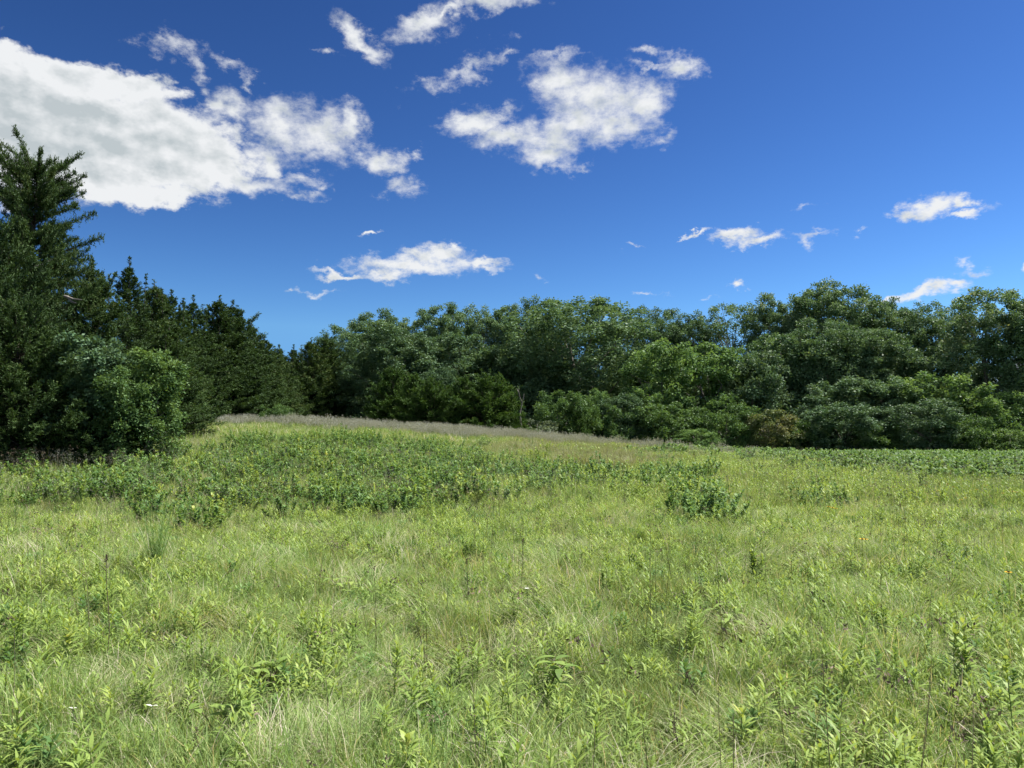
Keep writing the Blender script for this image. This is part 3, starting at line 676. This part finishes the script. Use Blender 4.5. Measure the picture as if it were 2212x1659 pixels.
# ------------------------------------------------------------------ scatter
def vnoise(x, y, s, seed):
    rg = np.random.default_rng(seed); G = rg.random((64, 64)); u = x / s; v = y / s
    iu = np.floor(u).astype(int); iv = np.floor(v).astype(int); fu = u - iu; fv = v - iv
    fu = fu * fu * (3 - 2 * fu); fv = fv * fv * (3 - 2 * fv)
    g = lambda a, b: G[(iu + a) % 64, (iv + b) % 64]
    return (g(0, 0) * (1 - fu) + g(1, 0) * fu) * (1 - fv) + (g(0, 1) * (1 - fu) + g(1, 1) * fu) * fv
def fbm(x, y, s, seed): return .55 * vnoise(x, y, s, seed) + .3 * vnoise(x, y, s * .45, seed + 1) + .15 * vnoise(x, y, s * .2, seed + 2)
SRG = np.random.default_rng(77)
def field_points(y0, y1, dens, wide=.80, pad=2.5):
    a = wide * (y1 ** 2 - y0 ** 2) + 2 * pad * (y1 - y0); n = int(a * dens)
    y = SRG.uniform(y0, y1, n * 3); x = SRG.uniform(-1, 1, n * 3) * (wide * y1 + pad)
    k = np.abs(x) < wide * y + pad; return x[k][:n], y[k][:n]
def to_photo(x, y, hv):
    z = hgt(x, y) + hv - CAM_Z; cp, sp = math.cos(PITCH), math.sin(PITCH)
    f = y * cp + z * sp; v = -y * sp + z * cp
    return PW / 2 + F * x / f, PH / 2 - F * v / f
def zone(x, y, hv, ells, edge=.35, ns=2.5, seed=5):
    """soft membership of the ground patches that grow a kind of plant; patches are listed as seen in the photograph"""
    u, v = to_photo(x, y, hv); m = np.full(len(x), 9.0)
    for cx, cy, rx, ry in ells: m = np.minimum(m, np.hypot((u - cx) / rx, (v - cy) / ry))
    m = m + (fbm(x, y, ns, seed) - .5) * 1.0
    return 1 - ss(1 - edge, 1 + edge, m)
def tree_free(x, y):     # keep the open meadow clear of the interior of the left thicket and the back wood
    return (x > -22) | (y < 21)
collections = {}
def scatter(name, label, meshes, batches):
    """one object: a cloud of plant positions with a geometry-nodes modifier that sets a plant on each"""
    pc = bpy.data.collections.new(name + '_plants')
    for i, me in enumerate(meshes):
        o = bpy.data.objects.new('%s_plant_%02d' % (name, i), me); pc.objects.link(o)
    xs, ys, rot, scl, idx = [], [], [], [], []
    for (x, y, rz, s, ids, wts) in batches:
        n = len(x); xs.append(x); ys.append(y); rot.append(np.stack([SRG.normal(0, .05, n), SRG.normal(0, .05, n), rz], 1)); scl.append(s)
        idx.append(SRG.choice(ids, n, p=np.array(wts) / np.sum(wts)) if n else np.zeros(0, int))
    x = np.concatenate(xs); y = np.concatenate(ys); n = len(x)
    me = bpy.data.meshes.new(name); me.vertices.add(n); me.vertices.foreach_set('co', np.stack([x, y, hgt(x, y)], 1).astype(np.float32).ravel())
    a = me.attributes.new('rot', 'FLOAT_VECTOR', 'POINT'); a.data.foreach_set('vector', np.concatenate(rot).astype(np.float32).ravel())
    a = me.attributes.new('scl', 'FLOAT', 'POINT'); a.data.foreach_set('value', np.concatenate(scl).astype(np.float32))
    a = me.attributes.new('pick', 'INT', 'POINT'); a.data.foreach_set('value', np.concatenate(idx).astype(np.int32))
    o = bpy.data.objects.new(name, me); col.objects.link(o)
    tagobj(o, label, kind='stuff')
    ng = bpy.data.node_groups.new(name + '_nodes', 'GeometryNodeTree')
    ng.interface.new_socket('Geometry', in_out='INPUT', socket_type='NodeSocketGeometry'); ng.interface.new_socket('Geometry', in_out='OUTPUT', socket_type='NodeSocketGeometry')
    N = ng.nodes; gi_ = N.new('NodeGroupInput'); go_ = N.new('NodeGroupOutput')
    ci = N.new('GeometryNodeCollectionInfo'); ci.inputs['Collection'].default_value = pc; ci.inputs['Separate Children'].default_value = True; ci.inputs['Reset Children'].default_value = True
    ip = N.new('GeometryNodeInstanceOnPoints'); ip.inputs['Pick Instance'].default_value = True
    def at(nm, ty):
        q = N.new('GeometryNodeInputNamedAttribute'); q.data_type = ty; q.inputs['Name'].default_value = nm; return q.outputs[0]
    ng.links.new(gi_.outputs[0], ip.inputs['Points']); ng.links.new(ci.outputs[0], ip.inputs['Instance'])
    ng.links.new(at('pick', 'INT'), ip.inputs['Instance Index']); ng.links.new(at('rot', 'FLOAT_VECTOR'), ip.inputs['Rotation']); ng.links.new(at('scl', 'FLOAT'), ip.inputs['Scale'])
    ng.links.new(ip.outputs[0], go_.inputs[0])
    md = o.modifiers.new('plants', 'NODES'); md.node_group = ng
    print(name, n)
    return o
def uni(n): return SRG.uniform(0, 2 * PI, n)
def swirl(x, y): return fbm(x, y, 1.3, 31) * 10 + SRG.normal(0, 1.7, len(x))

THICK = [(120, 1001, 330, 41), (430, 1011, 250, 47), (680, 1011, 260, 45), (860, 1031, 170, 31), (600, 968, 130, 26), (770, 938, 110, 17), (880, 956, 90, 12), (640, 936, 60, 10), (960, 981, 110, 22),
         (1060, 1008, 120, 17), (1180, 1014, 110, 15), (1275, 1004, 60, 10), (1400, 1018, 80, 15), (1480, 1031, 60, 14), (1540, 1054, 55, 19), (540, 941, 50, 15), (1790, 1046, 60, 10), (470, 1081, 50, 22), (1490, 1008, 50, 10)]
FAR_THICK = [(2000, 984, 330, 15), (1850, 965, 400, 8), (1520, 962, 60, 6), (2200, 1000, 200, 22)]
BRIGHT = [(1150, 1075, 220, 40), (1420, 1085, 260, 42), (1350, 1150, 110, 40), (1650, 1020, 350, 40), (1900, 1080, 400, 60), (1700, 1260, 260, 90), (2050, 1250, 300, 120), (2100, 1500, 260, 190), (1750, 1500, 240, 120),
          (560, 1360, 130, 60), (60, 1330, 120, 120), (200, 1200, 260, 100), (860, 1110, 260, 45), (1900, 1380, 300, 90), (1250, 1290, 60, 40), (700, 1330, 120, 60), (950, 1420, 120, 60)]
DRY = [(700, 1300, 420, 70), (520, 1450, 260, 60), (1050, 1400, 260, 60), (900, 1560, 260, 80), (800, 1620, 100, 50), (1080, 1330, 200, 50), (1500, 1600, 200, 50), (2000, 1620, 100, 50)]
BLUE = [(1350, 1400, 170, 70), (1250, 1490, 150, 50), (1420, 1300, 130, 70), (300, 1570, 250, 60), (1480, 1230, 120, 50), (2080, 1650, 140, 40), (600, 1240, 60, 30)]
TAN = [(1350, 968, 160, 10), (1250, 950, 160, 12)]

# grass
gm = [grass_patch(101, .26, 340, .21, .0040, lean=(.4, 1.3), comb=.2), grass_patch(102, .26, 320, .26, .0036, lean=(.4, 1.2), dry=.2, comb=.2), grass_patch(103, .24, 340, .18, .0045, lean=(.3, 1.2), comb=.1), grass_patch(104, .26, 160, .36, .0036, lean=(.2, .7), bend=.7, comb=.1),
      grass_patch(105, .24, 300, .25, .004, mat='grass_blue', comb=.5, lean=(.6, 1.3), dry=.05), grass_patch(106, .24, 280, .22, .004, mat='grass_blue', dry=.1, comb=.3),
      flat_patch(107, .28, 110, .34, .0035), flat_patch(108, .28, 190, .34, .004, mat='grass'),
      grass_patch(109, .5, 360, .36, .008, tuft=5, comb=.3), grass_patch(110, .5, 360, .32, .008, dry=.2, comb=.3), grass_patch(111, .5, 280, .46, .007, lean=(.1, .4), bend=.3, comb=.1),
      grass_patch(112, 1.1, 560, .40, .017, tuft=4, comb=.2), grass_patch(113, 1.1, 560, .45, .015, dry=.22, comb=.2), grass_patch(114, .5, 300, .5, .008, mat='straw', dry=.1)]
B = []
x, y = field_points(.5, 15, 26); b = zone(x, y, .3, BLUE, ns=1.5, seed=8); d = zone(x, y, .2, DRY, ns=1.2, seed=9); r = SRG.random(len(x)); thin = fbm(x, y, .9, 15) > .22
kb = (r < b * .9); kd = ~kb & (r < .08 + d * .25); kg = ~kb & ~kd
rz = swirl(x, y); s = SRG.uniform(.7, 1.2, len(x)) * (.75 + .5 * fbm(x, y, 1.6, 40))
s = np.where(kd, s * np.clip(.55 + .05 * y, .6, 1), s)
for k, ids, w in ((kg & thin, [0, 1, 2, 3], [3, 3, 3, 1.3]), (kb, [4, 5], [2, 1]), (kd, [6, 7], [1, 1])): B.append((x[k], y[k], rz[k], s[k], ids, w))
x, y = field_points(15, 36, 7); k = tree_free(x, y); x, y = x[k], y[k]; B.append((x, y, swirl(x, y), SRG.uniform(.75, 1.2, len(x)), [8, 9, 10], [3, 3, 1]))
x, y = field_points(33, 62, 1.8); k = tree_free(x, y); x, y = x[k], y[k]; B.append((x, y, uni(len(x)), SRG.uniform(.8, 1.2, len(x)), [11, 12], [3, 2]))
x, y = field_points(24, 52, 6); k = SRG.random(len(x)) < zone(x, y, .6, TAN, seed=12); B.append((x[k], y[k], uni(k.sum()), SRG.uniform(.9, 1.3, k.sum()), [13], [1]))
scatter('grass', 'meadow grass', gm, B)

# lance-leaved herbs
fm = [forb_patch(201, 3, .10, .26, 18, .11, .0135, lean=.35), forb_patch(202, 2, .08, .33, 20, .12, .0145, lean=.3), forb_patch(203, 4, .13, .21, 15, .095, .0125, lean=.4), forb_patch(204, 3, .12, .28, 20, .08, .020, lean=.3, mat='thicket'),
      forb_patch(208, 5, .16, .16, 11, .075, .014, lean=.5), forb_patch(209, 2, .10, .38, 24, .12, .013, lean=.25),
      forb_patch(205, 9, .38, .34, 16, .11, .022), forb_patch(206, 9, .40, .42, 16, .12, .024), forb_patch(207, 18, .8, .38, 14, .16, .045)]
B = []
x, y = field_points(1.0, 15, 46); k = SRG.random(len(x)) < .45 + .85 * zone(x, y, .4, BRIGHT, ns=1.6, seed=14) * ss(.15, .5, fbm(x, y, .8, 19)); x, y = x[k], y[k]
B.append((x, y, uni(len(x)), SRG.uniform(.5, 1.15, len(x)), [0, 1, 2, 3, 4, 5], [3, 2, 3, 1.5, 5, 1]))
x, y = field_points(15, 36, 6); k = tree_free(x, y) & (SRG.random(len(x)) < .18 + .7 * zone(x, y, .4, BRIGHT, seed=14)); x, y = x[k], y[k]
B.append((x, y, uni(len(x)), SRG.uniform(.8, 1.15, len(x)), [6, 7], [1, 1]))
x, y = field_points(30, 60, 1.8); k = (x > 2) & (SRG.random(len(x)) < .75); x, y = x[k], y[k]
B.append((x, y, uni(len(x)), SRG.uniform(.8, 1.2, len(x)), [8], [1]))
scatter('meadow_herbs', 'leafy meadow herbs', fm, B)

# dark leafy thicket in drifts over the hill foot
tm = [bush_patch(301, .42, .55, 380, .070, .030), bush_patch(302, .46, .66, 400, .080, .034, stems=14), bush_patch(303, .36, .42, 280, .065, .03), bush_patch(304, .8, .62, 620, .13, .055, stems=20), bush_patch(305, .3, .75, 200, .075, .03, mat='forb', stems=5)]
B = []
x, y = field_points(8, 34, 6.5); k = tree_free(x, y) & (SRG.random(len(x)) < .03 * (y > 17) + 1.15 * zone(x, y, .5, THICK, ns=1.6, seed=21, edge=.4) * ss(.2, .5, fbm(x, y, 1.1, 66))); x, y = x[k], y[k]
B.append((x, y, uni(len(x)), SRG.uniform(.5, 1.2, len(x)), [0, 1, 2, 4], [2, 2, 2, 1]))
x, y = field_points(20, 60, 3.0); k = tree_free(x, y) & (SRG.random(len(x)) < zone(x, y, .55, FAR_THICK, seed=22)); x, y = x[k], y[k]
B.append((x, y, uni(len(x)), SRG.uniform(.35, 1.15, len(x)), [3], [1]))
scatter('leafy_thicket', 'drifts of dark leafy thicket', tm, B)

# mauve seed-head grass along the crest
hm = [heads_patch(401, .45, 60, .70, .007, .05), heads_patch(402, .45, 50, .74, .007, .055), heads_patch(403, .25, 12, .6, .004, .018, 9)]
B = []
x, y = field_points(26, 56, 5); crest = ss(35, 41, y + .35 * (x + 4)) * (1 - ss(-2, 13, x)); k = (x > -22) & (SRG.random(len(x)) < crest * (.03 + .8 * ss(.25, .8, fbm(x, y, 3, 50))) ); x, y = x[k], y[k]
B.append((x, y, uni(len(x)), SRG.uniform(.6, 1.0, len(x)), [0, 1], [1, 1]))
x, y = field_points(12, 30, 1.0); B.append((x, y, uni(len(x)), SRG.uniform(.7, 1.2, len(x)), [2], [1]))
scatter('seed_head_grass', 'mauve seed-head grass', hm, B)

# dead stems standing through the grass
B = []
x, y = field_points(2.2, 24, 3.4); k = SRG.random(len(x)) < (.25 + .9 * ss(.45, .7, fbm(x, y, 2.5, 61))) * (.3 + .7 * ss(4, 9, y)); x, y = x[k], y[k]
B.append((x, y, uni(len(x)), SRG.uniform(.7, 1.2, len(x)), [0, 1], [1, 1]))
scatter('dry_stems', 'thin dead stems', [stalk_patch(501, 3, .22, .62), stalk_patch(502, 5, .3, .55)], B)

# understorey and the wood behind, one mass
um = [PROTO['oak_b'][0], PROTO['shrub_b'][0], PROTO['oak_a'][0]]
B = []
x = SRG.uniform(-26, 64, 110); y = SRG.uniform(82, 96, 110); y -= .25 * np.maximum(0, x - 20)
B.append((x, y, uni(110), SRG.uniform(.50, .62, 110), [0, 2], [1, 1]))
x = SRG.uniform(-20, 60, 90); y = SRG.uniform(66, 72, 90) - .22 * np.maximum(0, x - 15); B.append((x, y, uni(90), SRG.uniform(.7, 1.1, 90), [1], [1]))
scatter('woodland', 'shaded wood and understorey behind the front trees', um, B)

# ------------------------------------------------------------------ plants of the meadow one can point to
def local(mb, name, mat, parent):
    o = bpy.data.objects.new(name, mb.mesh(name, M[mat])); col.objects.link(o); o.parent = parent; return o
def stand(name, px, base, label, cat, group=None):
    p = ground_at(px, base); e = bpy.data.objects.new(name, None); col.objects.link(e); e.location = p
    tagobj(e, label, cat, group); return e, p
def rise(px, top, base, p):
    d = Vector((p.x, p.y, p.z - CAM_Z)).length; return (base - top) / F * d
def stem_line(mb, pts, r0, r1, tint=.3):
    n = len(pts); tube(mb, pts, np.linspace(r0, r1, n), 5, tint)
hero_seed = 900
def leafy_stalk(px, top, base, label, n=34, ll=.105, lw=.017, mat='forb', lean=.12, stems=1):
    global hero_seed; hero_seed += 1; rg = np.random.default_rng(hero_seed)
    e, p = stand('leafy_stalk', px, base, label, 'plant'); h = rise(px, top, base, p)
    ms, ml = MB(), MB()
    for j in range(stems):
        a = rg.uniform(0, 6.28); le = rg.uniform(.02, lean); b = np.array([rg.normal(0, .04) * (j > 0), rg.normal(0, .04) * (j > 0), -.04])
        tip = b + np.array([math.sin(le) * math.cos(a), math.sin(le) * math.sin(a), math.cos(le)]) * (h + .04) * (1 if j == 0 else rg.uniform(.6, .9))
        q = np.linspace(0, 1, 6)[:, None]; pts = b + (tip - b) * q + np.array([.012 * math.cos(a + 1), .012 * math.sin(a + 1), 0]) * np.sin(q * 3.1)
        stem_line(ms, pts, .0034, .0014, .25)
        s = np.linspace(.22, 1, n) ** .8; P = b + (tip - b) * s[:, None]; az = np.arange(n) * 2.4 + rg.normal(0, .3, n)
        sz = ll * (1.15 - .6 * s ** 2.5) * rg.uniform(.7, 1.25, n)
        strips(ml, P, az, sz, .95 * (1 - .6 * s ** 4) + rg.normal(0, .15, n), 1.75 * (1 - .4 * s ** 4) + rg.normal(0, .25, n), lw * rg.uniform(.75, 1.25, n), [.12, .7, 1, .8, .4, .02],
               np.clip(.35 + .3 * s ** 2 + rg.normal(0, .1, n), 0, 1), rg.uniform(-.35, .35, n), rg.normal(0, .3, n))
    local(ms, 'stem', 'thicket', e); local(ml, 'leaves', mat, e)
def broad_plant(px, top, base, label, n=14, ll=.12, lw=.045, mat='forb', spread=.16):
    global hero_seed; hero_seed += 1; rg = np.random.default_rng(hero_seed)
    e, p = stand('broad_leaved_plant', px, base, label, 'plant'); h = rise(px, top, base, p)
    ms, ml = MB(), MB()
    for j in range(3):
        a = rg.uniform(0, 6.28); tip = np.array([spread * math.cos(a + j * 2.1), spread * math.sin(a + j * 2.1), h * rg.uniform(.75, 1)])
        q = np.linspace(0, 1, 6)[:, None]; pts = np.array([0, 0, -.04]) + (tip + [0, 0, .04]) * q * np.array([1, 1, 1]) + np.array([0, 0, .05]) * np.sin(q * PI)
        stem_line(ms, pts, .004, .002, .1)
        m = n // 3 + 1; s = np.linspace(.45, 1, m); P = np.array([[np.interp(v, q[:, 0], pts[:, k]) for k in range(3)] for v in s])
        az = np.arange(m) * 2.6 + rg.normal(0, .4, m)
        strips(ml, P, az, ll * rg.uniform(.7, 1.15, m), rg.uniform(.9, 1.3, m), rg.uniform(1.9, 2.6, m), lw * rg.uniform(.8, 1.1, m), [.15, .75, 1, .95, .6, .03], np.clip(rg.normal(.45, .15, m), 0, 1), rg.uniform(-.5, .5, m), rg.normal(0, .3, m))
    local(ms, 'stem', 'stalk', e); local(ml, 'leaves', mat, e)
def dead_stalk(px, top, base, label, lean=(0, 0), head=.05, twigs=5, leaf=None):
    global hero_seed; hero_seed += 1; rg = np.random.default_rng(hero_seed)
    e, p = stand('dead_stalk', px, base, label, 'dead stem'); h = rise(px, top, base, p)
    ms, mh = MB(), MB(); q = np.linspace(0, 1, 8)[:, None]
    tip = np.array([lean[0], lean[1], h]); pts = q * tip + np.array([.012, .01, 0]) * np.sin(q * 5) - [0, 0, .04] * (1 - q)
    stem_line(ms, pts, .0036, .0018, .15)
    for k in range(twigs):
        t_ = rg.uniform(.55, .95); b = pts[int(t_ * 7)]; a = rg.uniform(0, 6.28); tp = b + np.array([.04 * math.cos(a), .04 * math.sin(a), .05])
        stem_line(ms, np.array([b, (b + tp) / 2, tp]), .0016, .001, .2)
    n = 40; P = pts[-1] - (tip / np.linalg.norm(tip)) * (rg.random((n, 1)) * head) + rg.normal(0, .005, (n, 3))
    diamonds(mh, P, rg.standard_normal((n, 3)) * .6 + [0, 0, .6], rg.standard_normal((n, 3)), .016, .007, rg.uniform(0, .4, n))
    local(ms, 'stem', 'stalk', e); local(mh, 'seed_head', 'stalk', e)
    if leaf:
        ml = MB(); m = 5; strips(ml, np.repeat(pts[1][None], m, 0) + rg.normal(0, .01, (m, 3)), rg.uniform(0, 6.28, m), rg.uniform(.05, .08, m), rg.uniform(.5, 1, m), rg.uniform(1.5, 2.2, m), .022, OVAL, rg.random(m)); local(ml, 'withered_leaf', leaf, e)
def flower(px, y, label, mat='petal_y', r=.022, drop=.34, group=None, name='yellow_flower', petals=11, cone=True):
    global hero_seed; hero_seed += 1; rg = np.random.default_rng(hero_seed)
    d = pix_dir(px, y); t_ = 1.5                                   # the head stands `drop` above the ground under it
    while t_ < 60 and CAM_Z + d.z * t_ > hz(d.x * t_, d.y * t_) + drop: t_ += .03
    e = bpy.data.objects.new(name, None); col.objects.link(e); e.location = (d.x * t_, d.y * t_, hz(d.x * t_, d.y * t_)); tagobj(e, label, 'leaf' if name == 'pale_leaf' else 'flower', group)
    ms, mp_ = MB(), MB(); stem_line(ms, np.array([[0, 0, -.03], [.01, .005, drop * .5], [0, 0, drop]]), .0022, .0015, .2); local(ms, 'stem', 'thicket', e)
    az = np.arange(petals) * 2 * PI / petals + rg.normal(0, .1, petals); C0 = np.repeat([[0, 0, drop]], petals, 0)
    strips(mp_, C0, az, r * rg.uniform(.85, 1.1, petals), 1.1, 1.75, r * .42, [.4, 1, .9, .3], rg.random(petals)); local(mp_, 'petals', mat, e)
    if cone:
        mc = MB(); n = 30; P = np.repeat([[0, 0, drop]], n, 0) + rg.normal(0, r * .12, (n, 3)); diamonds(mc, P, rg.normal(0, 1, (n, 3)) + [0, 0, 1], rg.standard_normal((n, 3)), r * .35, r * .2, rg.uniform(0, .4, n)); local(mc, 'flower_centre', 'stalk', e)
def leafy_bush(px, top, base, wpx, label, mat='thicket', n=620, ll=.085):
    global hero_seed; hero_seed += 1; rg = np.random.default_rng(hero_seed)
    e, p = stand('leafy_bush', px, base, label, 'bush'); h = rise(px, top, base, p); r = wpx / 2 / F * p.y
    ms, ml = MB(), MB(); k = 24
    for i in range(k):
        a = rg.uniform(0, 6.28); q = r * math.sqrt(rg.random()); hh = h * rg.uniform(.5, 1.08) * (1 - .4 * (q / r) ** 2)
        p0 = np.array([q * .3 * math.cos(a), q * .3 * math.sin(a), -.03]); p1 = np.array([q * math.cos(a), q * math.sin(a), hh])
        stem_line(ms, np.array([p0, (p0 + p1) / 2 + [0, 0, .04], p1]), .006, .003, .15)
        m = n // k; s = rg.uniform(.3, 1, m) ** .6; P = p0 + (p1 - p0) * s[:, None] + [0, 0, .04]
        strips(ml, P, rg.uniform(0, 6.28, m), ll * rg.uniform(.7, 1.3, m), rg.uniform(.6, 1.3, m) * (1 - .5 * s ** 4), rg.uniform(1.3, 2.0, m) * (1 - .3 * s ** 4), ll * .42 * rg.uniform(.8, 1.2, m), OVAL, np.clip(rg.normal(.35, .12, m) + .25 * s ** 3, 0, 1), rg.uniform(-.4, .4, m))
    local(ms, 'stems', 'stalk', e); local(ml, 'leaves', mat, e)

for a in [
 (992, 1418, 1505, 'upright twin-stemmed plant left of the drooping broad-leaved plant', dict(stems=2)),
 (850, 1418, 1560, 'tall pale stalk of lance leaves in the near centre-left', dict(n=44)),
 (1045, 1550, 1690, 'bright leafy stalk at the bottom edge near the middle', dict(n=44, ll=.11)),
 (1362, 1440, 1510, 'small pointed plant right of the matted blue-green grass', {}),
 (868, 1620, 1720, 'yellow-green tuft of lance leaves cut by the bottom edge', dict(n=26, ll=.12, lw=.024)),
 (1284, 1585, 1700, 'dark-stemmed leafy stalk at the bottom right of centre', {}),
 (1935, 1425, 1500, 'leafy stalk standing alone above matted grass at the right', {}),
 (2192, 1475, 1640, 'tall dark green stalk at the right edge near the bottom', dict(n=44, lw=.022)),
 (2085, 1380, 1500, 'leafy plant in the dark gap near the right edge', dict(stems=3, lw=.022)),
 (2150, 1610, 1720, 'lance-leaved plant in the bottom right corner', dict(stems=2)),
 (1610, 1560, 1650, 'pale thin stalk in the lower right, left of the dark gap', {}),
 (38, 1335, 1450, 'sunlit yellow-green cluster at the left edge', dict(stems=3)),
 (145, 1365, 1455, 'yellow-green plant second from the left edge', dict(stems=2)),
 (560, 1345, 1420, 'bright plant in the group at left of centre', dict(stems=3)),
 (655, 1335, 1400, 'bright plant at the right of the left-centre group', dict(stems=2)),
 (1310, 1225, 1290, 'yellow-green plant beyond the white blossom, right of the middle', dict(stems=3, ll=.09)),
 (1630, 1190, 1270, 'dark leafy clump in the middle right distance', dict(stems=4, lw=.024)),
 (1690, 1480, 1560, 'leafy stalk beside the bare thin stems at lower right', {}),
]: leafy_stalk(*a[:4], **a[4])
for a in [
 (1165, 1442, 1535, 'drooping plant with broad olive leaves in the near centre', dict(n=18, ll=.14)),
 (1585, 1318, 1385, 'arching plant with long hanging leaves right of centre', dict(n=15, ll=.15, lw=.035)),
 (752, 1250, 1310, 'small plant with curled broad leaves left of centre', dict(n=12)),
 (590, 1445, 1500, 'low broad-leaved plant between tan grass at lower left', dict(n=12)),
 (1240, 1185, 1235, 'broad-leaved plant in the middle distance at the centre', dict(n=15)),
 (470, 1525, 1585, 'low plant with pale rounded leaf at the bottom left', dict(n=10)),
]: broad_plant(*a[:4], **a[4])
dead_stalk(228, 1245, 1440, 'tall straight dark dead stem at the lower left', twigs=3)
dead_stalk(735, 1095, 1240, 'dark dead stem leaning left in the middle distance', lean=(-.32, 0), twigs=7)
dead_stalk(428, 1595, 1670, 'dark brown seed spike at the bottom left', head=.09, twigs=0)
dead_stalk(1462, 1560, 1660, 'brown dead spike with a yellow withered leaf at the bottom', head=.12, twigs=2, leaf='petal_y')
dead_stalk(1520, 1470, 1560, 'bent bleached stem in the lower right', lean=(-.08, .02))
dead_stalk(1120, 1170, 1290, 'pale dead stem rising right of the middle of the meadow', lean=(.06, 0))
dead_stalk(1005, 1215, 1320, 'thin dead stem with white tatters at the centre', lean=(.03, 0), twigs=8)
# feathery plant at left
e, p = stand('feathery_plant', 338, 1245, 'feathery dark green plant like a small fir at the left', 'plant'); h = rise(338, 1095, 1245, p)
ms, ml = MB(), MB(); rg = np.random.default_rng(55)
for j in range(15):
    a = rg.uniform(0, 6.28); sp = rg.uniform(.02, .42); tip = np.array([sp * math.cos(a), sp * math.sin(a), h * rg.uniform(.55, 1.0)])
    stem_line(ms, np.array([[0, 0, -.04], tip * .5 + [0, 0, .02], tip]), .0022, .001, .5)
    n = 150; s = rg.uniform(.15, 1, n); P = tip * s[:, None]
    strips(ml, P, rg.uniform(0, 6.28, n), rg.uniform(.05, .12, n) * (1.15 - .6 * s), rg.uniform(.4, 1.0, n), rg.uniform(.5, 1.3, n), .0028, [1, .8, .2], np.clip(rg.normal(.5, .2, n), 0, 1))
local(ms, 'stem', 'thicket', e); local(ml, 'fronds', 'feather', e)
for px, y, lab in [(1798, 1097, 'pair-topped yellow flower left of the others in the right meadow'), (1862, 1165, 'nearest lone yellow flower in the right meadow'), (2076, 1080, 'orange-yellow flower below the right-hand drift of flowers'),
                   (2188, 1062, 'brightest yellow flower close to the right edge'), (2178, 1238, 'orange flower low at the right edge')]:
    flower(px, y, lab, r=.036)
for px, y in [(1806, 1099), (1790, 1095), (2166, 1066), (2178, 1060), (2196, 1064), (2046, 1046), (2026, 1061), (2060, 1052), (2110, 1058), (2085, 1076), (1960, 1056), (2000, 1049), (1985, 1062), (2130, 1049), (1870, 1166), (1930, 1052)]:
    flower(px, y, 'tiny yellow flower head in the drift across the right meadow', r=.034, group='tiny yellow flowers in the right meadow')
flower(1138, 1273, 'small white blossom near the centre of the meadow', 'petal_w', r=.022, name='white_flower', petals=9, cone=False)
flower(328, 1528, 'upturned white leaf tip at the lower left', 'petal_w', r=.03, name='pale_leaf', petals=2, cone=False, drop=.2)
flower(157, 1530, 'small white petal shape near the bottom left corner', 'petal_w', r=.022, name='pale_leaf', petals=2, cone=False, drop=.2)
for px, y in [(1540, 1030), (1735, 1010), (1800, 1012), (1690, 1024), (1020, 1010), (1330, 1016)]:
    flower(px, y, 'white flower speck among the far green herbs', 'petal_w', r=.045, group='white specks in the far meadow', name='white_flower', cone=False)
for a in [
 (478, 1050, 1105, 120, 'dark bush jutting toward the camera from the left thicket'),
 (955, 1022, 1070, 90, 'dark bush at the right front of the main thicket'),
 (1168, 985, 1030, 60, 'small upright dark bush standing out on the middle slope'),
 (1440, 1005, 1036, 170, 'long low bush on the right of the middle slope'),
 (1545, 1042, 1072, 80, 'rounded bush at the right end of the bush line'),
 (1290, 1000, 1030, 70, 'small dark bush between the upright bush and the long low bush'),
 (720, 930, 975, 70, 'dark bush high on the slope below the crest'),
 (1000, 962, 1000, 110, 'pale-topped bush on the slope right of the main thicket'),
 (590, 985, 1030, 110, 'dark bush in the middle of the left thicket'),
 (60, 958, 1010, 150, 'leafy bush under the dark cedars at the left edge'),
 (240, 950, 1000, 130, 'leafy bush in front of the grey-green shrub'),
 (1790, 1035, 1062, 60, 'small sparse bush alone in the right meadow'),
]: leafy_bush(*a)
# pale snag beside the small cedars
Ys = 53.0
e = bpy.data.objects.new('dead_tree', None); col.objects.link(e); b = on(1126, 905, Ys); e.location = (b.x, Ys, hz(b.x, Ys)); tagobj(e, 'pale forked dead snag right of the small cedars', 'dead tree')
def snag(pts, r0, r1, nm):
    m = MB(); q = [np.array(on(px, py, Ys + dy) - e.location) for px, py, dy in pts]; tube(m, q, np.linspace(r0, r1, len(q)), 6); local(m, nm, 'deadwood', e)
snag([(1126, 925, 0), (1123, 893, 0), (1127, 875, .1), (1130, 862, 0), (1132, 850, 0)], .075, .03, 'trunk')
snag([(1127, 870, .1), (1122, 855, -.1), (1120, 842, 0), (1123, 833, 0)], .045, .014, 'limb')
snag([(1121, 848, 0), (1117, 842, .1), (1116, 838, 0)], .035, .012, 'limb')
# bleached dead limbs in the tallest cedar
big = bpy.data.objects['cedar_tree']
inv = big.matrix_basis.inverted()
for pts in ([(55, 590, 26.4), (72, 578, 26.1), (92, 572, 25.8), (112, 560, 25.6)], [(140, 640, 25.6), (158, 646, 25.2), (178, 648, 25.0)], [(146, 641, 25.5), (155, 652, 25.2), (165, 655, 25.1)]):
    m = MB(); q = [np.array(on(*t_)) for t_ in pts]; tube(m, q, np.linspace(.05, .018, len(q)), 6)
    o = bpy.data.objects.new('dead_limb', m.mesh('dead_limb', M['deadwood'])); col.objects.link(o); o.parent = big; o.matrix_parent_inverse = inv
